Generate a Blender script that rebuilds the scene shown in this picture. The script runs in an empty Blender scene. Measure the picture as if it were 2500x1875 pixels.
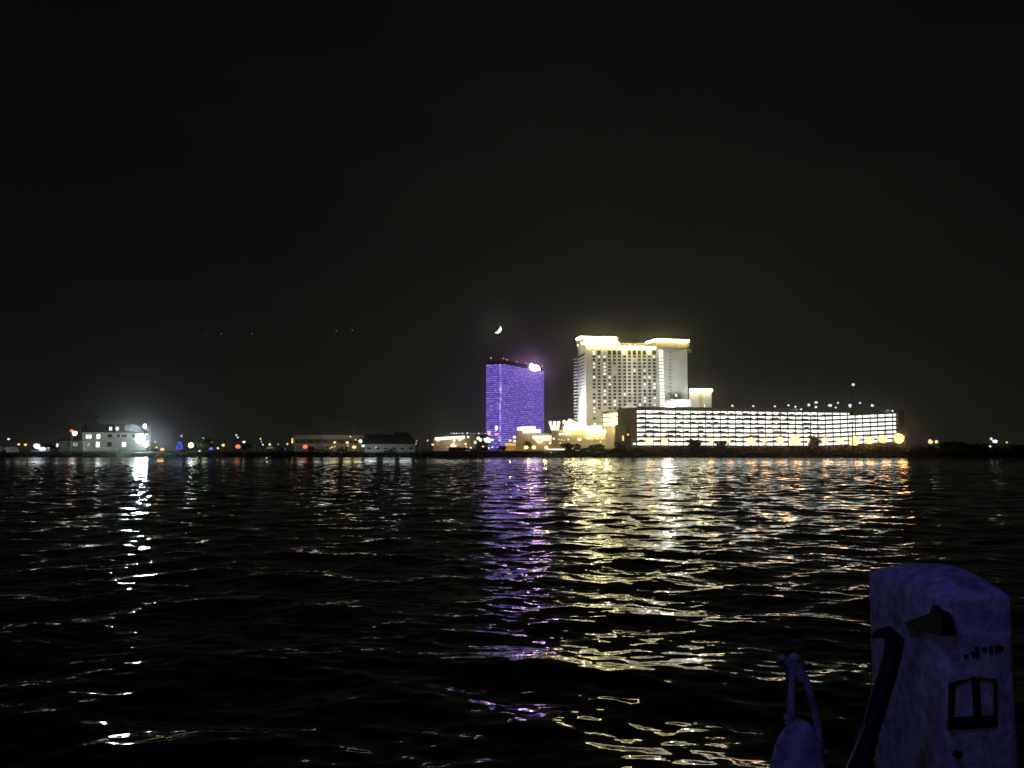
import bpy, math, random
import numpy as np
from mathutils import Vector, Matrix
R = math.radians
rnd = random.Random(7)

# ------------------------------------------------------------------ camera
scene = bpy.context.scene
COL = scene.collection
F_PX, CX, CY = 2080.0, 1250.0, 937.5            # focal length and centre in photo pixels (2500 x 1875)
PITCH, CAM_H = R(4.49), 3.0
cam = bpy.data.cameras.new('camera')
cam.sensor_width, cam.lens = 36.0, 36.0 * F_PX / 2500
cam.clip_start, cam.clip_end = 0.1, 60000
cam_ob = bpy.data.objects.new('camera', cam)
cam_ob.location = (0, 0, CAM_H); cam_ob.rotation_euler = (math.pi / 2 + PITCH, 0, 0)
COL.objects.link(cam_ob); scene.camera = cam_ob

# ------------------------------------------------------------------ view and sampling
scene.view_settings.view_transform = 'Standard'; scene.view_settings.look = 'None'
scene.view_settings.exposure = 0; scene.view_settings.gamma = 1
cy = scene.cycles
cy.use_denoising = True
cy.denoiser = 'OPENIMAGEDENOISE'; cy.denoising_input_passes = 'RGB_ALBEDO_NORMAL'
cy.max_bounces, cy.diffuse_bounces, cy.glossy_bounces, cy.transmission_bounces = 6, 0, 4, 2
cy.volume_bounces, cy.transparent_max_bounces = 0, 6
cy.sample_clamp_indirect = 14; cy.sample_clamp_direct = 0
cy.caustics_reflective = True

# ------------------------------------------------------------------ night sky
SUN_EL, SUN_ROT = R(-9), R(-5)
w = bpy.data.worlds.new('World'); scene.world = w; w.use_nodes = True
nt = w.node_tree; nd = nt.nodes; lk = nt.links
for n in list(nd): nd.remove(n)
def N(t, **k):
    n = nd.new(t)
    for a, b in k.items(): setattr(n, a, b)
    return n
def M(op, a, b=None):
    n = N('ShaderNodeMath', operation=op)
    for i, v in enumerate((a, b)):
        if v is None: continue
        if isinstance(v, (int, float)): n.inputs[i].default_value = v
        else: lk.new(v, n.inputs[i])
    return n.outputs[0]
sky = N('ShaderNodeTexSky', sky_type='NISHITA', sun_disc=False, sun_elevation=SUN_EL, sun_rotation=SUN_ROT)
bg1 = N('ShaderNodeBackground'); bg1.inputs[1].default_value = 0.02
lk.new(sky.outputs[0], bg1.inputs[0])
tc = N('ShaderNodeTexCoord')
sep = N('ShaderNodeSeparateXYZ'); lk.new(tc.outputs['Generated'], sep.inputs[0])
el = M('MAXIMUM', sep.outputs[2], 0.0)
low = M('EXPONENT', M('MULTIPLY', el, -1 / math.sin(R(9))))
dotn = N('ShaderNodeVectorMath', operation='DOT_PRODUCT'); lk.new(tc.outputs['Generated'], dotn.inputs[0])
gd = Vector((0.13, 1, 0.03)).normalized(); dotn.inputs[1].default_value = gd
lobe = M('EXPONENT', M('MULTIPLY', M('SUBTRACT', 1.0, dotn.outputs['Value']), -15.0))
cl = N('ShaderNodeTexNoise'); cl.inputs['Scale'].default_value = 5.0; cl.inputs['Detail'].default_value = 3
mp = N('ShaderNodeMapping'); mp.inputs['Scale'].default_value = (1, 1, 2.2)
lk.new(tc.outputs['Generated'], mp.inputs[0]); lk.new(mp.outputs[0], cl.inputs[0])
lum = M('ADD', M('ADD', 0.0019, M('MULTIPLY', low, 0.0058)), M('MULTIPLY', lobe, 0.0062))
lum = M('MULTIPLY', lum, M('ADD', 0.72, M('MULTIPLY', cl.outputs[0], 0.56)))
bg2 = N('ShaderNodeBackground'); bg2.inputs[0].default_value = (1.0, 1.03, 0.84, 1)
lk.new(lum, bg2.inputs[1])
add = N('ShaderNodeAddShader'); lk.new(bg1.outputs[0], add.inputs[0]); lk.new(bg2.outputs[0], add.inputs[1])
out = N('ShaderNodeOutputWorld'); lk.new(add.outputs[0], out.inputs[0])

# faint moonlight
sun = bpy.data.lights.new('moonlight', 'SUN'); sun.energy = 0.0003; sun.angle = R(0.5); sun.color = (1, .95, .85)
so = bpy.data.objects.new('moonlight', sun); COL.objects.link(so)
so.rotation_euler = Vector((0.017, -1, -0.145)).to_track_quat('-Z', 'Y').to_euler()

# ------------------------------------------------------------------ helpers
cP, sP = math.cos(PITCH), math.sin(PITCH)
def ray(px, py):
    a, b = (px - CX) / F_PX, -(py - CY) / F_PX
    return Vector((a, cP - b * sP, sP + b * cP))
def at(px, py, Y):
    d = ray(px, py); return Vector((0, 0, CAM_H)) + d * (Y / d.y)
def ZY(py, Y): return at(CX, py, Y).z
def XY(px, Y, py=1050): return at(px, py, Y).x
def mpp(Y): return Y / F_PX                       # metres per photo pixel at that depth

def tag(o, label=None, cat=None, group=None, kind=None):
    if label: o['label'] = label
    if cat: o['category'] = cat
    if group: o['group'] = group
    if kind: o['kind'] = kind
    return o
def empty(name, loc, label, cat, group=None):
    o = bpy.data.objects.new(name, None); COL.objects.link(o); o.location = loc
    o.empty_display_size = 0.2
    return tag(o, label, cat, group)
class MB:
    def __init__(s): s.v, s.f, s.sm = [], [], []
    def add(s, vs, fs, smooth=False):
        b = len(s.v); s.v += [tuple(v) for v in vs]
        for f in fs: s.f.append([b + i for i in f]); s.sm.append(smooth)
        return s
    def hexa(s, p):                               # 4 bottom points, 4 top points
        return s.add(p, [(3, 2, 1, 0), (4, 5, 6, 7), (0, 1, 5, 4), (1, 2, 6, 5), (2, 3, 7, 6), (3, 0, 4, 7)])
    def box(s, x0, x1, y0, y1, z0, z1):
        return s.hexa([(x0, y0, z0), (x1, y0, z0), (x1, y1, z0), (x0, y1, z0), (x0, y0, z1), (x1, y0, z1), (x1, y1, z1), (x0, y1, z1)])
    def prism(s, poly, z0, z1):
        n = len(poly); z0 = z0 if isinstance(z0, (list, tuple)) else [z0] * n; z1 = z1 if isinstance(z1, (list, tuple)) else [z1] * n
        vs = [(x, y, z) for (x, y), z in zip(poly, z0)] + [(x, y, z) for (x, y), z in zip(poly, z1)]
        fs = [tuple(reversed(range(n))), tuple(range(n, 2 * n))] + [(i, (i + 1) % n, n + (i + 1) % n, n + i) for i in range(n)]
        return s.add(vs, fs)
    def tube(s, pts, rad, n=8, caps=True):
        pts = [Vector(p) for p in pts]; rad = rad if isinstance(rad, (list, tuple)) else [rad] * len(pts)
        vs, fs = [], []; up = Vector((0.31, 0.17, 0.93))
        for i, p in enumerate(pts):
            d = (pts[min(i + 1, len(pts) - 1)] - pts[max(i - 1, 0)]).normalized()
            a = d.cross(up)
            if a.length < 1e-3: a = d.cross(Vector((1, 0, 0)))
            a.normalize(); b = d.cross(a).normalized()
            for k in range(n):
                t = 2 * math.pi * k / n
                vs.append(p + (a * math.cos(t) + b * math.sin(t)) * rad[i])
        for i in range(len(pts) - 1):
            for k in range(n):
                fs.append((i * n + k, i * n + (k + 1) % n, (i + 1) * n + (k + 1) % n, (i + 1) * n + k))
        if caps: fs += [tuple(reversed(range(n))), tuple(range((len(pts) - 1) * n, len(pts) * n))]
        return s.add(vs, fs, True)
    def ball(s, c, rx, ry=None, rz=None, n=10, m=7, jit=0, seed=0):
        ry = ry or rx; rz = rz or rx; q = random.Random(seed)
        vs = [(c[0], c[1], c[2] + rz)]
        for i in range(1, m):
            t = math.pi * i / m
            for k in range(n):
                p = 2 * math.pi * k / n; j = 1 + q.uniform(-jit, jit)
                vs.append((c[0] + rx * j * math.sin(t) * math.cos(p), c[1] + ry * j * math.sin(t) * math.sin(p), c[2] + rz * j * math.cos(t)))
        vs.append((c[0], c[1], c[2] - rz)); L = len(vs) - 1; fs = []
        for k in range(n): fs.append((0, 1 + k, 1 + (k + 1) % n))
        for i in range(m - 2):
            for k in range(n):
                a, b = 1 + i * n + k, 1 + i * n + (k + 1) % n
                fs.append((a, a + n, b + n, b))
        for k in range(n): fs.append((1 + (m - 2) * n + (k + 1) % n, 1 + (m - 2) * n + k, L))
        return s.add(vs, fs, True)
    def build(s, name, mat, parent=None):
        me = bpy.data.meshes.new(name); o0 = Vector((0, 0, 0))
        if parent is not None: o0 = Vector(parent['_o']) if '_o' in parent else wpos(parent)
        me.from_pydata([(v[0] - o0.x, v[1] - o0.y, v[2] - o0.z) for v in s.v], [], s.f)
        me.polygons.foreach_set('use_smooth', s.sm); me.update(); me.materials.append(mat)
        o = bpy.data.objects.new(name, me); COL.objects.link(o)
        if parent is not None: o.parent = parent
        return o
def wpos(o):
    p = Vector((0, 0, 0))
    while o is not None: p += Vector(o.location); o = o.parent
    return p
class Frame:                                      # a facade line: u along it, d inward (away from the viewer)
    def __init__(s, p0, p1):
        s.o = Vector(p0[:2]); s.t = (Vector(p1[:2]) - s.o); s.L = s.t.length; s.t.normalize()
        s.n = Vector((-s.t.y, s.t.x))
        if s.n.y < 0: s.n = -s.n
    def P(s, u, d): q = s.o + s.t * u + s.n * d; return (q.x, q.y)
    def u(s, px, py=1050):
        d = ray(px, py); k = Vector((d.x, d.y))
        # o + t u = k m
        den = k.x * s.t.y - k.y * s.t.x
        m = (s.o.x * s.t.y - s.o.y * s.t.x) / den
        q = k * m; return (q - s.o).dot(s.t)
    def z(s, px, py):
        u = s.u(px, py); q = s.o + s.t * u; return at(px, py, q.y).z
    def box(s, mb, u0, u1, d0, d1, z0, z1):
        a, b, c, d = s.P(u0, d0), s.P(u1, d0), s.P(u1, d1), s.P(u0, d1)
        return mb.hexa([(*a, z0), (*b, z0), (*c, z0), (*d, z0), (*a, z1), (*b, z1), (*c, z1), (*d, z1)])

# ------------------------------------------------------------------ materials
def new_mat(name):
    m = bpy.data.materials.new(name); m.use_nodes = True
    t = m.node_tree
    for n in list(t.nodes): t.nodes.remove(n)
    return m, t
def diffuse(name, col, var=0.25, scale=1.0, col2=None, rough=1.0):
    m, t = new_mat(name); o = t.nodes.new('ShaderNodeOutputMaterial'); b = t.nodes.new('ShaderNodeBsdfDiffuse')
    tx = t.nodes.new('ShaderNodeTexCoord'); no = t.nodes.new('ShaderNodeTexNoise'); no.inputs['Scale'].default_value = scale; no.inputs['Detail'].default_value = 4
    t.links.new(tx.outputs['Object'], no.inputs[0])
    mx = t.nodes.new('ShaderNodeMix'); mx.data_type = 'RGBA'
    c2 = col2 or tuple(c * (1 - 2 * var) for c in col); c1 = col if col2 else tuple(c * (1 + var) for c in col)
    mx.inputs[6].default_value = (*c1, 1); mx.inputs[7].default_value = (*c2, 1)
    rp = t.nodes.new('ShaderNodeMapRange'); rp.inputs[1].default_value = .3; rp.inputs[2].default_value = .7
    t.links.new(no.outputs[0], rp.inputs[0]); t.links.new(rp.outputs[0], mx.inputs[0])
    t.links.new(mx.outputs[2], b.inputs[0]); t.links.new(b.outputs[0], o.inputs[0])
    return m
EM = {}
def emit(name, col, strength, sample='AUTO'):
    m, t = new_mat(name); o = t.nodes.new('ShaderNodeOutputMaterial'); e = t.nodes.new('ShaderNodeEmission')
    e.inputs[0].default_value = (*col, 1); e.inputs[1].default_value = strength
    t.links.new(e.outputs[0], o.inputs[0]); m.cycles.emission_sampling = sample
    EM[name] = m
    return m
def emit_var(name, c1, c2, scale, sample='AUTO', PWR=4):
    """light panel whose brightness varies from lamp to lamp"""
    m, t = new_mat(name); o = t.nodes.new('ShaderNodeOutputMaterial'); e = t.nodes.new('ShaderNodeEmission')
    tx = t.nodes.new('ShaderNodeTexCoord'); mpn = t.nodes.new('ShaderNodeMapping'); mpn.inputs['Scale'].default_value = scale
    no = t.nodes.new('ShaderNodeTexWhiteNoise'); fl = t.nodes.new('ShaderNodeVectorMath'); fl.operation = 'FLOOR'
    t.links.new(tx.outputs['Object'], mpn.inputs[0]); t.links.new(mpn.outputs[0], fl.inputs[0]); t.links.new(fl.outputs[0], no.inputs[0])
    mx = t.nodes.new('ShaderNodeMix'); mx.data_type = 'RGBA'; mx.inputs[6].default_value = (*c1, 1); mx.inputs[7].default_value = (*c2, 1)
    pw = t.nodes.new('ShaderNodeMath'); pw.operation = 'POWER'; pw.inputs[1].default_value = PWR
    t.links.new(no.outputs['Value'], pw.inputs[0]); t.links.new(pw.outputs[0], mx.inputs[0])
    t.links.new(mx.outputs[2], e.inputs[0]); t.links.new(e.outputs[0], o.inputs[0]); m.cycles.emission_sampling = sample
    return m
def glossy(name, col, rough, spec=0.4, stain=None):
    m, t = new_mat(name); o = t.nodes.new('ShaderNodeOutputMaterial'); b = t.nodes.new('ShaderNodeBsdfPrincipled')
    b.inputs['Roughness'].default_value = rough; b.inputs['Specular IOR Level'].default_value = spec
    tx = t.nodes.new('ShaderNodeTexCoord'); no = t.nodes.new('ShaderNodeTexNoise'); no.inputs['Scale'].default_value = 9; no.inputs['Detail'].default_value = 6
    t.links.new(tx.outputs['Object'], no.inputs[0])
    mx = t.nodes.new('ShaderNodeMix'); mx.data_type = 'RGBA'
    mx.inputs[6].default_value = (*col, 1); mx.inputs[7].default_value = (*(stain or tuple(c * .6 for c in col)), 1)
    rp = t.nodes.new('ShaderNodeMapRange'); rp.inputs[1].default_value = .56; rp.inputs[2].default_value = .8
    t.links.new(no.outputs[0], rp.inputs[0]); t.links.new(rp.outputs[0], mx.inputs[0]); t.links.new(mx.outputs[2], b.inputs['Base Color'])
    n3 = t.nodes.new('ShaderNodeTexNoise'); n3.inputs['Scale'].default_value = 28; n3.inputs['Detail'].default_value = 8; t.links.new(tx.outputs['Object'], n3.inputs[0])
    mo = t.nodes.new('ShaderNodeMix'); mo.data_type = 'RGBA'; mo.blend_type = 'MULTIPLY'; mo.inputs[0].default_value = 1; r3 = t.nodes.new('ShaderNodeMapRange'); r3.inputs[1].default_value = .3; r3.inputs[2].default_value = .7; r3.inputs[3].default_value = .55; r3.inputs[4].default_value = 1.25
    t.links.new(n3.outputs[0], r3.inputs[0]); t.links.new(mx.outputs[2], mo.inputs[6]); t.links.new(r3.outputs[0], mo.inputs[7]); t.links.new(mo.outputs[2], b.inputs['Base Color'])
    bp = t.nodes.new('ShaderNodeBump'); bp.inputs['Strength'].default_value = .4; bp.inputs['Distance'].default_value = .01
    n2 = t.nodes.new('ShaderNodeTexNoise'); n2.inputs['Scale'].default_value = 60; t.links.new(tx.outputs['Object'], n2.inputs[0])
    t.links.new(n2.outputs[0], bp.inputs['Height']); t.links.new(bp.outputs[0], b.inputs['Normal'])
    t.links.new(b.outputs[0], o.inputs[0])
    return m

D = dict(
    plaster=diffuse('cream_plaster', (.50, .485, .44), .06, .12), plaster_warm=diffuse('tan_plaster', (.42, .34, .24), .1, .2),
    stone=diffuse('brown_stone', (.20, .16, .12), .12, .3), concrete=diffuse('garage_concrete', (.21, .27, .21), .12, .25),
    glass=diffuse('dark_window_glass', (.045, .04, .03), .3, .5), metal=diffuse('dark_metal', (.05, .05, .05), .1, 3),
    paint=diffuse('pale_painted_metal', (.55, .55, .52), .1, 1), white=diffuse('white_siding', (.46, .50, .45), .1, .6),
    roof=diffuse('dark_roof_shingle', (.025, .025, .025), .3, 2), grey=diffuse('grey_cladding', (.30, .30, .29), .1, .3),
    grass=diffuse('bank_grass', (.055, .075, .035), .35, .5), rock=diffuse('bank_rock', (.07, .07, .06), .4, .8),
    earth=diffuse('earth', (.09, .085, .07), .3, .08), leaf=diffuse('dark_leaf', (.05, .075, .03), .4, .7),
    leaf2=diffuse('brush_leaf', (.075, .06, .035), .4, .5), bark=diffuse('bark', (.07, .05, .035), .3, 3), asphalt=diffuse('asphalt', (.05, .05, .05), .2, .2),
    car=diffuse('car_paint', (.10, .10, .11), .2, .3), canvas=diffuse('white_canvas', (.6, .62, .6), .1, .8),
    awning=diffuse('yellow_awning', (.6, .42, .08), .1, .5),
)
NEON = emit('neon_cream', (1, .89, .40), 16.0)
NEONW = emit('neon_white', (1, .97, .78), 1.7)
COOL = emit('lamp_cool', (.86, 1, 1), 1.15)
FLOOD = emit('lamp_flood', (.82, .97, 1), 300.0)
FLOOD2 = emit('lamp_flood_roof', (.93, .97, 1), 9.0)
WARM = emit('lamp_warm', (1, .80, .42), 1.2)
AMBER = emit('lamp_amber', (1, .58, .14), 1.35)
SODIUM = emit('lamp_sodium', (1, .60, .25), 2.2)
RED = emit('lamp_red', (1, .10, .05), 9.0)
REDHOT = emit('lamp_red_hot', (1, .20, .12), 1.2)
BLUE = emit('lamp_blue', (.09, .10, 1), 1.6)
DIM = emit('lamp_dim', (.9, 1, .95), 0.45)
WIN = emit('lit_window', (1, 1, .82), 1.4)
WINDIM = emit('half_lit_window', (.9, .95, .8), .35)
PINK = emit('lamp_pink', (1, .45, .5), 1.6)
VIOLET = emit('violet_sign', (.9, .50, 1), 38.0)
PURPLE = emit('purple_panel', (.45, .10, .8), .8)
MOON = emit('moonlit_rock', (1, .96, .74), 2.0)
STAR = emit('starlight', (.9, .95, 1), .35)
GAR = emit_var('garage_tubes', (.66, .68, .60), (2.7, 2.75, 2.5), (.21, .21, .29), 'AUTO', .5)
GARY = emit_var('garage_tubes_yellow', (3.4, 3.0, 1.5), (1.3, 1.1, .5), (.13, .13, .29))
LEDB = emit_var('violet_led_line', (.13, .07, .55), (.75, .6, 1.35), (.16, .16, 1), 'AUTO', 3)
LEDG = emit_var('violet_led_glass', (.034, .018, .19), (.15, .09, .45), (.16, .16, .28))
SEAM = emit_var('tower_corner_windows', (.18, .12, .62), (.8, .65, 1.5), (.2, .2, .18))

def light(kind, name, loc, energy, col, parent=None, size=.5, target=None, spot=None, blend=.6, size_y=None):
    l = bpy.data.lights.new(name, kind); l.energy = energy; l.color = col
    if kind == 'AREA':
        l.size = size
        if size_y: l.shape = 'RECTANGLE'; l.size_y = size_y
    else: l.shadow_soft_size = size
    if kind == 'SPOT': l.spot_size = spot; l.spot_blend = blend
    o = bpy.data.objects.new(name, l); COL.objects.link(o)
    o.location = Vector(loc) - (wpos(parent) if parent is not None else Vector((0, 0, 0)))
    if parent is not None: o.parent = parent
    if target is not None: o.rotation_euler = (Vector(target) - Vector(loc)).to_track_quat('-Z', 'Y').to_euler()
    return o

# ------------------------------------------------------------------ water
def build_water():
    q = np.random.RandomState(42)
    rs = [1.2]
    while rs[-1] < 410:
        r = rs[-1]; rs.append(r + min(max(r * r / 5600, .035), .34 if r < 170 else .34 + (r - 170) * .008))
    rs += [430, 470, 540, 700, 1000, 2000, 5000, 12000]
    rs = np.array(rs); nr = len(rs)
    fine = np.linspace(R(-37), R(37), 1000); dt = fine[1] - fine[0]
    side = R(37) + (math.pi - R(37)) * (np.linspace(0, 1, 42)[1:] ** 2)
    th = np.concatenate([-side[::-1][1:], fine, side]); nt_ = len(th)
    spread = np.concatenate([np.full(len(side) - 1, R(6)), np.full(len(fine), dt), np.full(len(side), R(6))])
    Rg, Tg = np.meshgrid(rs, th, indexing='ij')
    X, Y = Rg * np.sin(Tg), Rg * np.cos(Tg)
    dr = np.gradient(rs)[:, None]; sp = np.maximum(np.broadcast_to(dr, X.shape), Rg * spread[None, :] * .5)
    Z = np.zeros_like(X); DX = np.zeros_like(X); DY = np.zeros_like(X); lost = np.zeros_like(X)
    calm = np.interp(Rg, [0, 120, 390, 420], [1, 1, .62, .55])
    gust = 1.0
    nW = 96
    lam = np.exp(q.uniform(math.log(.30), math.log(4.2), nW))
    ang = q.normal(0, R(26), nW) + np.where(q.rand(nW) < .42, R(40), R(-20))
    ph = q.uniform(0, 2 * math.pi, nW)
    slope = 1.02 * np.where(lam > 2.0, .0115, .0105) * np.where(lam < .8, .9, 1.0)          # rms-ish slope carried by each wave
    for l, a, p, s in zip(lam, ang, ph, slope):
        k = 2 * math.pi / l; amp = s * 1.414 / k
        kx, ky = k * math.sin(a), -k * math.cos(a)
        f = np.clip((l / sp - 2.2) / 2.4, 0, 1)
        t = kx * X + ky * Y + p
        c, sn = np.cos(t), np.sin(t)
        Z += amp * f * calm * c
        DX -= amp * f * calm * sn * (kx / k) * .85; DY -= amp * f * calm * sn * (ky / k) * .85
        lost += (s * calm) ** 2 * (1 - f ** 2)
    X = X + DX; Y = Y + DY
    lost = np.sqrt(lost)
    v = np.stack([X, Y, Z], -1).reshape(-1, 3).astype(np.float32)
    i = np.arange(nr - 1)[:, None]; j = np.arange(nt_)[None, :]; j2 = (j + 1) % nt_
    quads = np.stack([i * nt_ + j, i * nt_ + j2, (i + 1) * nt_ + j2, (i + 1) * nt_ + j], -1)[:, :-1].reshape(-1, 4)
    quads = quads[:, ::-1]
    me = bpy.data.meshes.new('water'); nf = len(quads)
    me.vertices.add(len(v)); me.vertices.foreach_set('co', v.ravel())
    me.loops.add(nf * 4); me.loops.foreach_set('vertex_index', quads.ravel().astype(np.int32))
    me.polygons.add(nf); me.polygons.foreach_set('loop_start', np.arange(0, nf * 4, 4, dtype=np.int32)); me.polygons.foreach_set('loop_total', np.full(nf, 4, dtype=np.int32))
    me.polygons.foreach_set('use_smooth', np.ones(nf, dtype=bool)); me.update(calc_edges=True)
    at_ = me.attributes.new('ripple', 'FLOAT', 'POINT'); at_.data.foreach_set('value', lost.ravel().astype(np.float32))
    o = bpy.data.objects.new('water', me); COL.objects.link(o); tag(o, kind='structure')
    m, t = new_mat('night_water')
    n = t.nodes; L = t.links
    geo = n.new('ShaderNodeNewGeometry')
    def noise(scale, detail):
        mpn = n.new('ShaderNodeMapping'); mpn.inputs['Scale'].default_value = scale
        L.new(geo.outputs['Position'], mpn.inputs[0])
        no = n.new('ShaderNodeTexNoise'); no.inputs['Scale'].default_value = 1; no.inputs['Detail'].default_value = detail
        L.new(mpn.outputs[0], no.inputs[0])
        sb = n.new('ShaderNodeVectorMath'); sb.operation = 'SUBTRACT'; sb.inputs[1].default_value = (.5, .5, .5); L.new(no.outputs['Color'], sb.inputs[0])
        return sb.outputs[0]
    def vmul(a, b):
        x = n.new('ShaderNodeVectorMath'); x.operation = 'MULTIPLY'; L.new(a, x.inputs[0])
        if isinstance(b, tuple): x.inputs[1].default_value = b
        else: L.new(b, x.inputs[1])
        return x.outputs[0]
    def vadd(a, b):
        x = n.new('ShaderNodeVectorMath'); x.operation = 'ADD'; L.new(a, x.inputs[0]); L.new(b, x.inputs[1]); return x.outputs[0]
    rip = vmul(noise((3.4, 6.0, 3), 4.0), (.20, .36, 0))
    at_n = n.new('ShaderNodeAttribute'); at_n.attribute_name = 'ripple'
    far = vmul(vmul(noise((.55, 1.0, .8), 3.0), at_n.outputs['Fac']), (4.5, 7.5, 0))
    nrm = n.new('ShaderNodeVectorMath'); nrm.operation = 'NORMALIZE'
    L.new(vadd(geo.outputs['Normal'], vadd(rip, far)), nrm.inputs[0])
    b = n.new('ShaderNodeBsdfPrincipled')
    b.inputs['Base Color'].default_value = (.0035, .0045, .004, 1); b.inputs['Roughness'].default_value = .045; b.inputs['IOR'].default_value = 1.34
    L.new(nrm.outputs[0], b.inputs['Normal'])
    oo = n.new('ShaderNodeOutputMaterial'); L.new(b.outputs[0], oo.inputs[0])
    me.materials.append(m)
build_water()

# ------------------------------------------------------------------ far shore: ground, bank
def GZ(Y): return float(np.interp(Y, [396, 402, 440, 600], [-.3, 1.75, 2.75, 3.0]))
def build_shore():
    q = random.Random(3)
    nx = 300; xs = [-900 + 1800 * i / nx for i in range(nx + 1)]
    ys = [401.5, 406, 415, 430, 445, 600, 1200, 4000, 9000]
    m = MB(); vs, fs = [], []
    for y in ys:
        for x in xs: vs.append((x * (1 if y < 700 else y / 400), y, GZ(y) + (q.uniform(-.12, .12) if y < 446 else 0)))
    n = nx + 1
    for i in range(len(ys) - 1):
        for j in range(nx): fs.append((i * n + j, i * n + j + 1, (i + 1) * n + j + 1, (i + 1) * n + j))
    m.add(vs, fs); tag(m.build('ground', D['grass']), kind='structure')
    m = MB(); vs, fs = [], []; nx = 1100; prof = [(395.5, -.6), (397, .05), (398.6, .6), (400.2, 1.2), (402.2, 1.8)]
    for y, z in prof:
        for j in range(nx + 1):
            x = -420 + 840 * j / nx
            vs.append((x, y + q.uniform(-.5, .5), z + q.uniform(-.28, .28)))
    n = nx + 1
    for i in range(len(prof) - 1):
        for j in range(nx): fs.append((i * n + j, i * n + j + 1, (i + 1) * n + j + 1, (i + 1) * n + j))
    m.add(vs, fs); tag(m.build('shore_bank', D['rock']), kind='structure')
build_shore()

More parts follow.
